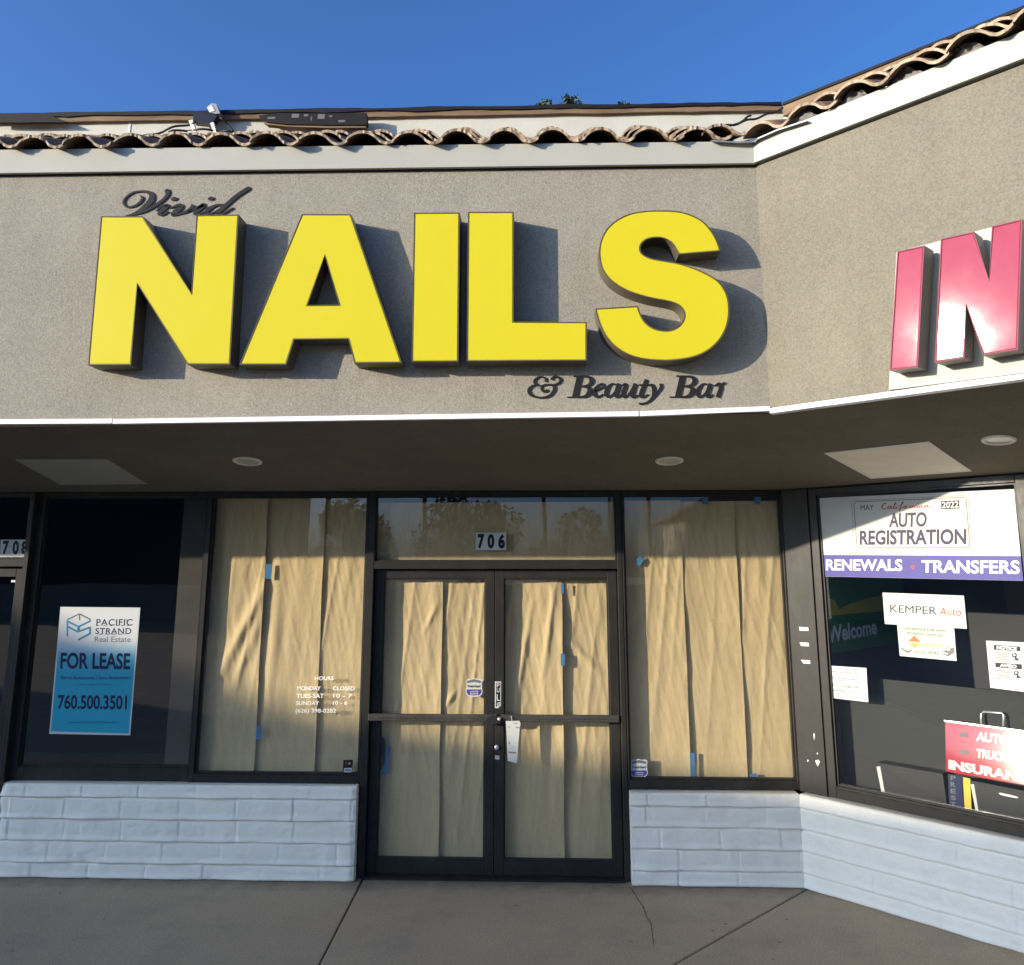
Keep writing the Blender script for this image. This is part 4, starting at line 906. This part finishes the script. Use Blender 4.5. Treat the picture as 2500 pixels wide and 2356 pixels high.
t = sheet('insurance_card', WST, kk, P0, c, PAPERW, 'T shaped pale green insurance card with orange diamond on the wing window', 'sign')
m = MB(); q = inset([WST.px(*p, c) for p in kk(P0)], .006); m.prism(WST, q, c, c + .0005); obj('print', m, PALEGREEN, t)
m = MB(); W(m, 'KEMPER', WST, kk, (862, 470), (1425, 500), (862, 380), c + .0011, .0); obj('lettering', m, NAVY, t)
m = MB(); poly(m, WST, kk, [(852, 372), (882, 388), (856, 415)], c + .0014); W(m, 'Auto', WST, kk, (1462, 505), (1722, 517), (1466, 412), c + .0011, .0); obj('lettering', m, RED, t)
m = MB(); W(m, 'INSURANCE FOR HARD', WST, kk, (1036, 682), (1545, 714), (1038, 652), c + .0011, .01); W(m, 'WORKING VEHICLES...', WST, kk, (1060, 737), (1530, 774), (1061, 707), c + .0011, .01); W(m, 'SOLD HERE', WST, kk, (1156, 968), (1450, 990), (1158, 928), c + .0011, .0); obj('lettering', m, INK, t)
m = MB(); poly(m, WST, kk, [(1155, 752), (1234, 834), (1078, 824)], c + .001); obj('diamond', m, ORANGE, t)
m = MB(); poly(m, WST, kk, [(1080, 838), (1232, 848), (1156, 908)], c + .001); obj('diamond', m, AMBER, t)
m = MB(); poly(m, WST, kk, [(1245, 848), (1500, 862), (1504, 896), (1240, 884)], c + .0009); obj('pale_bar', m, LIME, t)
m = MB(); poly(m, WST, kk, [(986, 890), (1040, 925), (1085, 938), (1130, 920), (1118, 950), (1075, 968), (1040, 950), (990, 910)], c + .001); poly(m, WST, kk, [(1485, 955), (1530, 935), (1545, 895), (1640, 905), (1640, 960), (1600, 985), (1570, 1008), (1500, 985)], c + .001); obj('car_picture', m, GREY, t)
m = MB(); poly(m, WST, kk, [(1550, 905), (1590, 908), (1585, 935), (1545, 932)], c + .0014); poly(m, WST, kk, [(1500, 958), (1560, 968), (1556, 982), (1498, 972)], c + .0014); poly(m, WST, kk, [(1005, 880), (1085, 885), (1075, 905), (1030, 900)], c + .0014); obj('car_picture', m, WHITE, t)
kz = c2s(2380, 1500, 3.233)
t = sheet('notice_sheet', WST, kz, [(88, 207), (408, 222), (432, 618), (122, 578)], c, PAPERW, 'bilingual NOTICE and AVISO sheet at the right edge of the photo', 'notice')
m = MB(); poly(m, WST, kz, [(148, 240), (357, 254), (360, 292), (150, 279)], c + .0006); poly(m, WST, kz, [(160, 380), (370, 394), (373, 434), (163, 417)], c + .0006)
for dx, dy in ((0, 0), (14, 140)):
    poly(m, WST, kz, [(p[0] + dx, p[1] + dy) for p in [(292, 312), (318, 302), (334, 318), (328, 340), (355, 366), (312, 362), (318, 342), (296, 338)]], c + .0006)
obj('black_field', m, BLACK, t)
m = MB(); W(m, 'NOTICE', WST, kz, (172, 275), (330, 286), (172, 247), c + .0012, .05); W(m, 'AVISO', WST, kz, (197, 413), (330, 424), (197, 388), c + .0012, .05)
for dx, dy in ((0, 0), (14, 140)): poly(m, WST, kz, [(p[0] + dx, p[1] + dy) for p in [(302, 316), (316, 311), (322, 324), (308, 332)]], c + .001)
obj('lettering', m, WHITE, t)
m = MB()
for dx, dy in ((0, 0), (12, 140)):
    for i, (s, e) in enumerate(((8, 110), (22, 118), (12, 100), (5, 114), (16, 112), (8, 122))):
        y = 298 + 13 * i; poly(m, WST, kz, [(155 + dx + s * .5, y + dy), (155 + dx + e, y + dy + 6), (155 + dx + e, y + dy + 12), (155 + dx + s * .5, y + dy + 6)], c + .0005, .0003)
obj('print', m, GREY, t)
ky = c2s(1950, 1600, 3.405)
t = sheet('paper_notice', WST, ky, [(243, 85), (562, 105), (579, 390), (258, 352)], c, PAPERW, 'white typed paper notice taped low at the left of the wing window', 'notice')
m = MB()
for s, a_, b_, d_ in (('Today is per the NOTICE', (262, 140), (495, 162), (261, 122)), ('with a new address relocated', (265, 190), (508, 212), (264, 175)), ('business at', (335, 213), (418, 220), (335, 200)), ('475 N LOS ROBLES AVE', (270, 258), (498, 280), (268, 236)), ('PASADENA, CA 91101', (275, 298), (498, 320), (273, 278)), ('Mon - Saturday', (322, 335), (472, 350), (322, 322))):
    W(m, s, WST, ky, a_, b_, d_, c + .0008, .01)
obj('lettering', m, INK, t)
GS = 'white tape scraps on the corner post'
for i, (x, y, lb) in enumerate(((1130, 832, 'white tape scrap on the dark corner post, top of three'), (1133, 920, 'white tape scrap on the dark corner post, middle of three'), (1140, 1020, 'white tape scrap on the dark corner post, lowest of three'))):
    kq = c2s(1480, 1180, 2.342); patch('tape_scrap', kq([(x - 28, y - 11), (x + 25, y - 8), (x + 27, y + 12), (x - 24 + 6 * i, y + 10)]), .003, WHITE, lb, 'tape', GS, WST)
m = MB(); kq = c2s(1480, 1180, 2.342)
for pts in ([(1195, 1585), (1212, 1580), (1222, 1592), (1210, 1618), (1200, 1600)], [(1150, 1580), (1157, 1582), (1155, 1592), (1149, 1590)], [(1205, 1540), (1211, 1541), (1210, 1550), (1204, 1549)], [(1188, 1425), (1193, 1440), (1189, 1470), (1185, 1440)]): poly(m, WST, kq, pts, .0025)
tag(obj('paint_splash', m, WHITE), 'white paint splashes near the foot of the dark corner post', 'paint splash')
# inside the office
kbn = ks
t = thing('welcome_banner', 'green and gold Welcome banner on the side wall inside the office', 'banner', SWF.p(0, 1.4, .02))
def sq(pts): return [SWF.px(*p, .01) for p in ks(pts)]
a0, b0 = sq([(245, 1520)])[0]; a1, b1 = sq([(830, 1400)])[0]; zt2 = sq([(225, 1205)])[0][1]; zg = sq([(225, 1010)])[0][1]; ztop = sq([(215, 880)])[0][1]
m = MB(); m.box(SWF, a0, a1 + .3, b0, ztop + .12, .004, .012); obj('banner_cloth', m, GREEN, t)
m = MB(); g3 = sq([(225, 1205), (830, 1150)]); gq = sq([(225, 1040), (300, 1080), (330, 1150), (420, 1105), (600, 1050), (830, 1005)]); m.prism(SWF, [(gq[0][0], g3[0][1])] + [(gq[-1][0], g3[0][1])] + gq[::-1], .012, .0135); obj('gold_band', m, GOLD, t)
m = MB(); ll = sq([(240, 1435), (648, 1365), (240, 1290)]); lettering(m, 'Welcome', SWF, ll[0], (ll[1][0], ll[0][1] + .02), (ll[0][0], ll[2][1]), .0145, .03); obj('lettering', m, plain('banner_white', (.85, .84, .76), .6), t)
# red sign, leaning back
gp = hit(2570, 1850, WST.p(0, 0, -.085), WST.n)          # where the sun glares off the board
rn = (-SUN + (CAM - gp).normalized()).normalized(); ru = ZZ.cross(rn).normalized()
RS = Fr(gp - ZZ.cross(rn).cross(rn) * 0, ru, rn.cross(ru), rn); zb0 = RS.px(*ky([(1222, 968)])[0])
t = thing('insurance_sign', 'glossy red sign with white lettering leaning behind the wing window, glaring in the sun', 'sign', RS.p(*zb0))
q = [RS.px(*p) for p in ky([(1200, 548), (1873, 612), (1873, 1112), (1222, 966)])]; hgt = q[0][1] - q[3][1]; al, bl_ = q[3]
m = MB(); m.bevbox(RS, al, al + .72, bl_, bl_ + hgt, -.012, 0, .003); obj('board', m, REDSIGN, t)
m = MB(); m.box(RS, al - .002, al + .722, bl_ + hgt, bl_ + hgt + .008, -.013, .002); obj('top_rail', m, SILVER, t)
hp = [RS.px(*p, -.006) for p in ky([(1518, 578), (1518, 490), (1535, 466), (1690, 478), (1704, 500), (1700, 592)])]
m = MB(); m.tube([RS.p(a, b, -.006) for a, b in hp], .007, 8); obj('handle', m, SILVER, t)
m = MB()
for px_ in ((1373, 655), (1378, 797)):
    a, b = RS.px(*ky([px_])[0]); m.prism(RS, [(a + .031 * math.cos(i * .314), b + .031 * math.sin(i * .314)) for i in range(20)], 0, .001)
W(m, 'AUTO', RS, ky, (1472, 712), (1745, 745), (1478, 632), .0012, .05); W(m, 'TRUCK RV', RS, ky, (1475, 850), (1850, 905), (1480, 775), .0012, .05); W(m, 'INSURANCE', RS, ky, (1245, 945), (2010, 1085), (1245, 866), .0012, .05)
obj('lettering', m, WHITE, t)
m = MB()
for px_ in ((1373, 655), (1378, 797)):
    x, y = px_; poly(m, RS, ky, [(x - 38, y + 8), (x - 26, y - 14), (x + 20, y - 10), (x + 38, y + 14), (x + 34, y + 24), (x - 36, y + 18)], .002)
obj('car_picture', m, GREY, t)
# black boxes and brochures on the sill
GB = 'black boxes standing behind the wing window'
for pts, st, hd, lb in (([(650, 892), (1195, 985), (1232, 1248), (716, 1152)], [(646, 926), (676, 922), (717, 1150), (690, 1148)], (895, 985), 'black box with a white edge strip, left of the dark blue brochure'),
                        ([(1432, 1040), (1880, 1128), (1935, 1400), (1488, 1308)], [(1428, 1072), (1456, 1070), (1496, 1305), (1472, 1301)], (1745, 1165), 'black box with a white edge strip at the right edge of the photo')):
    fr = WST.off(-.045); q = [fr.px(*p) for p in ky(pts)]; t = thing('storage_box', lb, 'box', fr.p(*q[3]), GB)
    m = MB(); m.prism(fr, q, -.10, 0); obj('case', m, BOXB, t)
    m = MB(); m.prism(fr, [fr.px(*p, .002) for p in ky(st)], .0005, .002); obj('edge_strip', m, PAPERW, t)
    x, y = hd; m = MB(); m.prism(fr, [fr.px(*p, .004) for p in ky(smooth_poly([(x - 72, y - 22), (x + 60, y + 8), (x + 68, y + 22), (x - 60, y - 4)], set()))], .0005, .005); obj('handle', m, SILVER if x > 1500 else BOXB, t)
fr = WST.off(-.04); t = thing('brochure', 'dark blue upright brochure with pale letters between the two black boxes', 'brochure', fr.p(*fr.px(*ky([(1300, 1280)])[0])))
m = MB(); m.prism(fr, [fr.px(*p) for p in ky([(1238, 985), (1352, 1005), (1368, 1290), (1252, 1265)])], -.003, 0); obj('card', m, NAVY, t)
m = MB()
for s, y in (('P', 1035), ('R', 1090), ('E', 1145), ('S', 1200), ('T', 1255)): W(m, s, fr, ky, (1262, y), (1305, y + 6), (1262, y - 38), .001, .03)
obj('lettering', m, GREY, t)
m = MB(); m.prism(fr, [fr.px(*p) for p in ky([(1366, 1012), (1425, 1025), (1438, 1300), (1380, 1285)])], -.003, 0); tag(obj('leaflet', m, GOLD), 'narrow olive leaflet beside the dark blue brochure', 'leaflet')
m = MB(); m.box(WST, .30, 1.9, .55, .60, -.165, -.056); tag(obj('display_shelf', m, BOXB), 'black shelf under the boxes behind the wing window', 'shelf')

# ------------------------------------------------------------------ roof clutter
kr = c2s(340, 240, 3.313); RF = Fr((0, 5.10, 0), (1, 0, 0))
def pr(mb, pts, c0, c1, k=kr): mb.prism(RF, [RF.px(*p, c1) for p in k(pts)], c0, c1)
t = thing('flood_light', 'small white flood light on a black bracket at the parapet', 'flood light', RF.p(*RF.px(480, 330)))
m = MB(); pr(m, [(543, 72), (585, 38), (622, 45), (652, 122), (618, 124), (570, 118)], -.10, .0); obj('housing', m, STEEL, t)
m = MB(); pr(m, [(549, 76), (582, 50), (612, 100), (570, 113)], .0005, .004); obj('lens', m, WHITE, t)
m = MB(); pr(m, [(430, 125), (470, 108), (520, 112), (560, 125), (610, 118), (628, 140), (598, 190), (590, 212), (540, 200), (440, 190)], -.06, -.005); obj('bracket', m, BOXB, t)
for pts in ([(398, 180), (430, 172), (462, 275), (432, 270)], [(572, 200), (600, 192), (628, 296), (606, 296)]):
    m = MB(); pr(m, pts, -.03, .0); obj('leg', m, LAMPW, t)
m = MB(); pr(m, [(390, 265), (460, 262), (470, 300), (385, 305)], -.05, .03); obj('base', m, PARAPET, t)
GC = 'black cables lying over the tiled eave'
for k_, pts, lb in ((kr, [(-10, 322), (90, 296), (190, 265), (300, 232), (400, 208), (460, 196)], 'black cable rising from the tiles to the flood light'), (kr, [(240, 272), (330, 262), (430, 257), (540, 256), (640, 262), (720, 270), (800, 286)], 'black cable sagging behind the legs of the flood light'),
                    (kr, [(190, 304), (290, 290), (390, 282)], 'short black cable left of the flood light base'), (kr, [(655, 158), (690, 185), (730, 232), (765, 275)], 'black cable dropping to the tiles right of the flood light'),
                    (c2s(1700, 220, 4.97), [(225, 478), (370, 425), (500, 408), (620, 368), (740, 335), (850, 300), (940, 268), (1050, 218)], 'long twisted black cable at the corner of the roof'), (c2s(1700, 220, 4.97), [(300, 490), (430, 430), (560, 372), (620, 330), (668, 296)], 'short black cable crossing the long one at the roof corner')):
    m = MB(); pp = smooth_path([(*RF.px(*p), .0) for p in k_(pts)], 4); m.tube([RF.p(a, b, .012 * math.sin(i * .7)) for i, (a, b, _) in enumerate(pp)], .0075, 6); tag(obj('cable', m, CABLE), lb, 'cable', GC)
t = thing('loose_roofing_felt', 'torn strip of black roofing felt hanging over the parapet', 'roofing felt', RF.p(*RF.px(800, 310)), 'black felt strips on the parapet')
m = MB(); pr(m, [(965, 140), (1120, 118), (1440, 122), (1838, 118), (1842, 205), (1836, 214), (1500, 214), (1180, 208), (1030, 190), (990, 168)], -.05, .0); obj('felt', m, FELT, t)
m = MB(); pr(m, [(1000, 188), (1180, 208), (1500, 214), (1836, 214), (1832, 236), (1500, 238), (1180, 226), (1035, 214)], -.05, -.012); obj('lower_edge', m, WOOD, t)
m = MB()
for x, y, a_, b_ in ((1040, 150, 62, 16), (1235, 126, 60, 30), (1335, 128, 34, 18), (1445, 128, 58, 38), (1612, 175, 56, 18), (1540, 138, 24, 14), (1390, 146, 10, 34)): pr(m, [(x, y), (x + a_, y), (x + a_ - 6, y + b_), (x - 4, y + b_)], .0003, .0015)
obj('grey_patches', m, GREY, t)
m = MB(); kx = c2s(0, 270, 3.976); pr(m, [(-80, 52), (475, 44), (560, 72), (655, 112), (380, 112), (200, 116), (-80, 112)], -.05, -.03, kx); tag(obj('loose_roofing_felt', m, FELT), 'strip of black roofing felt over the parapet at the far left', 'roofing felt', 'black felt strips on the parapet')

# ------------------------------------------------------------------ trees and the far side of the car park (behind the camera, seen in the glass)
def crown(mb, cx, cy, cz, rx, ry, rz, n, size, seed, lumps=9):
    q = random.Random(seed); L = []
    for i in range(lumps):
        th, ph = q.uniform(0, 6.283), q.uniform(-.9, 1.3)
        L.append((cx + rx * .62 * math.cos(th) * math.cos(ph), cy + ry * .62 * math.sin(th) * math.cos(ph), cz + rz * .62 * math.sin(ph), q.uniform(.28, .55)))
    for i in range(n):
        lx, ly, lz, lr = q.choice(L); d = Vector((q.gauss(0, 1), q.gauss(0, 1), q.gauss(0, 1))).normalized() * q.uniform(.35, 1.05) ** .6 * lr
        p = Vector((lx + d.x * rx, ly + d.y * ry, lz + d.z * rz)); u = Vector((q.gauss(0, 1), q.gauss(0, 1), q.gauss(0, 1))).normalized(); v = u.orthogonal().normalized(); s = size * q.uniform(.5, 1.3)
        mb.add([p - u * s, p + v * s * .45, p + u * s, p - v * s * .45], [(0, 1, 2, 3)])
def tree(x, y, top, rx, label, n, size, seed, group, mat=LEAF, rz=None, lumps=9):
    rz = rz or rx * .9; t = thing('leafy_tree', label, 'tree', (x, y, -.14), group)
    m = MB(); h = top - rz; m.tube([(x, y, -.14), (x + .1, y, h * .5), (x - .05, y + .1, h), (x, y, h + rz * .5)], [.22, .17, .12, .05], 8)
    q = random.Random(seed)
    for i in range(6): th = q.uniform(0, 6.28); m.tube([(x, y, h - rz * .4 + i * .1), (x + rx * .35 * math.cos(th), y + rx * .35 * math.sin(th), h + rz * .1), (x + rx * .6 * math.cos(th), y + rx * .6 * math.sin(th), h + rz * .35)], [.08, .05, .02], 6)
    obj('trunk', m, BARK, t); m = MB(); crown(m, x, y, h, rx, rx, rz, n, size, seed, lumps); obj('crown', m, mat, t)
GTR = 'trees behind the shop roof'
def tp(x, y, yy): q = hit(x, y, Vector((0, yy, 0)), Vector((0, 1, 0))); return q
a = tp(1392, 236, 15); t = thing('leafy_tree', 'green tree top standing up behind the parapet, the taller of two', 'tree', (a.x, 15, -.14), GTR)
m = MB(); m.tube([(a.x, 15, -.14), (a.x + .1, 15, 5), (a.x, 15, a.z - .3)], [.2, .15, .03], 8); obj('trunk', m, BARK, t)
m = MB(); z0 = tp(1392, 262, 15).z; crown(m, a.x, 15, a.z - .40, .26, .35, .40, 1000, .055, 5, 9); crown(m, a.x - .05, 15, a.z - .55, .42, .35, .26, 700, .06, 25, 7); crown(m, a.x - .55, 15, z0 - .15, .42, .4, .22, 500, .06, 6, 6); crown(m, a.x, 15, z0 - 1.2, 1.6, 1.5, 1.0, 2500, .08, 8, 12); obj('crown', m, LEAF, t)
a = tp(1510, 252, 16); t = thing('leafy_tree', 'thin green twigs of a second tree behind the parapet, right of the taller one', 'tree', (a.x, 16, -.14), GTR)
m = MB(); m.tube([(a.x, 16, -.14), (a.x + .1, 16, 5), (a.x, 16, a.z - .6)], [.2, .15, .03], 8); obj('trunk', m, BARK, t)
m = MB(); crown(m, a.x, 16, a.z - .22, .30, .3, .20, 260, .06, 15, 5); b_ = tp(1562, 248, 16); crown(m, b_.x, 16, b_.z - .22, .20, .3, .24, 170, .06, 16, 4); c_ = tp(1472, 258, 16); crown(m, c_.x, 16, c_.z - .12, .16, .2, .12, 40, .05, 17, 3); crown(m, a.x + .2, 16, a.z - 1.5, 1.5, 1.4, .95, 2200, .08, 18, 12); obj('crown', m, LEAF, t)

GF = 'trees across the car park'
for i, (x, y, top, rx, lb) in enumerate(((-9, -27, 5.2, 2.6, 'round dark tree across the car park, left of the palms'), (-3.6, -30, 6.1, 3.0, 'broad dark tree across the car park, the tallest of the row'), (1.8, -31, 5.4, 2.6, 'dark tree across the car park, next to the street lamp'), (14, -30, 5.6, 2.8, 'dark tree across the car park, beside the house'))):
    tree(x, y, top, rx, lb, 2600, .20, 40 + i, GF, LEAFD)
def palm(x, y, h, label, seed):
    q = random.Random(seed); t = thing('palm_tree', label, 'palm tree', (x, y, -.14), 'palms across the car park')
    lx, ly = q.uniform(-.8, .8), q.uniform(-.3, .3); m = MB(); m.tube([(x, y, -.14), (x + lx * .3, y, h * .4), (x + lx, y + ly, h)], [.2, .15, .13], 8); obj('trunk', m, BARK, t)
    m = MB()
    for i in range(34):
        th = q.uniform(0, 6.28); el = q.uniform(-.7, 1.2); L_ = q.uniform(1.0, 1.7); d = Vector((math.cos(th) * math.cos(el), math.sin(th) * math.cos(el), math.sin(el))); p = Vector((x + lx, y + ly, h)); sd = d.cross(ZZ).normalized() * .22
        mid = p + d * L_ * .6; tip = p + d * L_ + Vector((0, 0, -.5)); m.add([p - sd * .2, mid - sd, tip, mid + sd, p + sd * .2], [(0, 1, 2, 3, 4)])
    obj('crown', m, LEAFD, t)
for i, (x, y, h) in enumerate(((-12.5, -34, 8.2), (-7, -38, 9.5), (-5.2, -42, 8.7), (0.4, -40, 10.5), (4.6, -43, 9.6), (7.0, -41, 10.2))):
    palm(x, y, h, 'slender palm across the car park, number of tall trunks against the sky' if False else ['short palm far left across the car park', 'tall palm left of the broad dark tree', 'leaning palm behind the broad dark tree', 'tall palm above the middle of the tree row', 'thin palm right of the street lamp', 'tallest thin palm beside the house'][i], 70 + i)
def house(x0, x1, y0, y1, h, rh, label, nm='house', over=.6):
    t = thing(nm, label, 'house' if nm == 'house' else 'building', ((x0 + x1) / 2, (y0 + y1) / 2, -.14)); m = MB(); m.box(Fr((0, 0, 0), (1, 0, 0), (0, 0, 1), (0, -1, 0)), x0, x1, -.14, h, -y1, -y0); obj('wall', m, HOUSEW if nm == 'house' else DARKWALL, t)
    m = MB(); ym = (y0 + y1) / 2; p = [(x0 - over, y0 - over, h), (x1 + over, y0 - over, h), (x1 + over, y1 + over, h), (x0 - over, y1 + over, h), (x0 + 1.5, ym, h + rh), (x1 - 1.5, ym, h + rh)]
    m.add(p, [(0, 1, 5, 4), (1, 2, 5), (2, 3, 4, 5), (3, 0, 4), (3, 2, 1, 0)]); obj('roof', m, HOUSER, t); return t
house(6.5, 13, -32, -25, 4.2, 1.3, 'beige house with a low hipped roof across the car park')
house(-34, -13.6, -36, -27, 9.0, 1.0, 'added tall dark block that darkens the reflection in the left window', 'dark_reflection_block')  # added so that the left window reflects something dark
t = thing('street_lamp', 'tall grey street lamp with a curved arm across the car park', 'street lamp', (3.2, -26, -.14))
m = MB(); m.tube([(3.2, -26, -.14), (3.2, -26, 5.6), (3.1, -26, 6.2), (2.5, -26, 6.6), (1.6, -26, 6.7)], [.10, .08, .07, .06, .05], 8); obj('pole', m, STEEL, t)
m = MB(); m.bevbox(Fr((1.4, -26, 6.68), (1, 0, 0), (0, 1, 0), (0, 0, 1)), -.4, .3, -.14, .14, -.08, .06, .03); obj('lamp_head', m, STEEL, t)
m = MB(); m.box(Fr((0, -23, 0), (1, 0, 0)), -40, 40, -.14, 1.3, -.2, 0); tag(obj('boundary_wall', m, HOUSEW), 'low beige wall along the far side of the car park', 'wall')
# added unseen block, its top edge shaped to shade the foot of the storefront
e0 = Vector((-1, 6.1, .96)) - SUN * (13.5 / SUN.y); ed = Vector((1, -1.44, 0)).normalized(); nb = Vector((-ed.y, ed.x, 0)); nb = -nb if nb.dot(Vector((-1, -.5, 0))) < 0 else nb
t = thing('shade_block', 'added unseen beige block that shades the foot of the storefront', 'building', (e0.x, e0.y, -.14))
NB = Fr((e0.x, e0.y, 0), ed, (0, 0, 1), -nb)
prof = [(3.2, -.14), (3.2, e0.z + .27), (1.1, e0.z + .07), (.5, e0.z + .02), (-.4, e0.z), (-1.7, e0.z + .50), (-3.4, e0.z + .6), (-3.4, -.14)]
m = MB(); m.prism(NB, prof, -9, -.02); obj('wall', m, HOUSEW, t)
m = MB(); m.prism(NB, [(3.4, e0.z - .3), (3.4, e0.z + .28), (1.1, e0.z + .07), (.5, e0.z + .02), (-.4, e0.z), (-1.7, e0.z + .50), (-3.6, e0.z + .6), (-3.6, e0.z - .3)], -.019, 0); obj('shade_block_trim', m, TRIM, t)
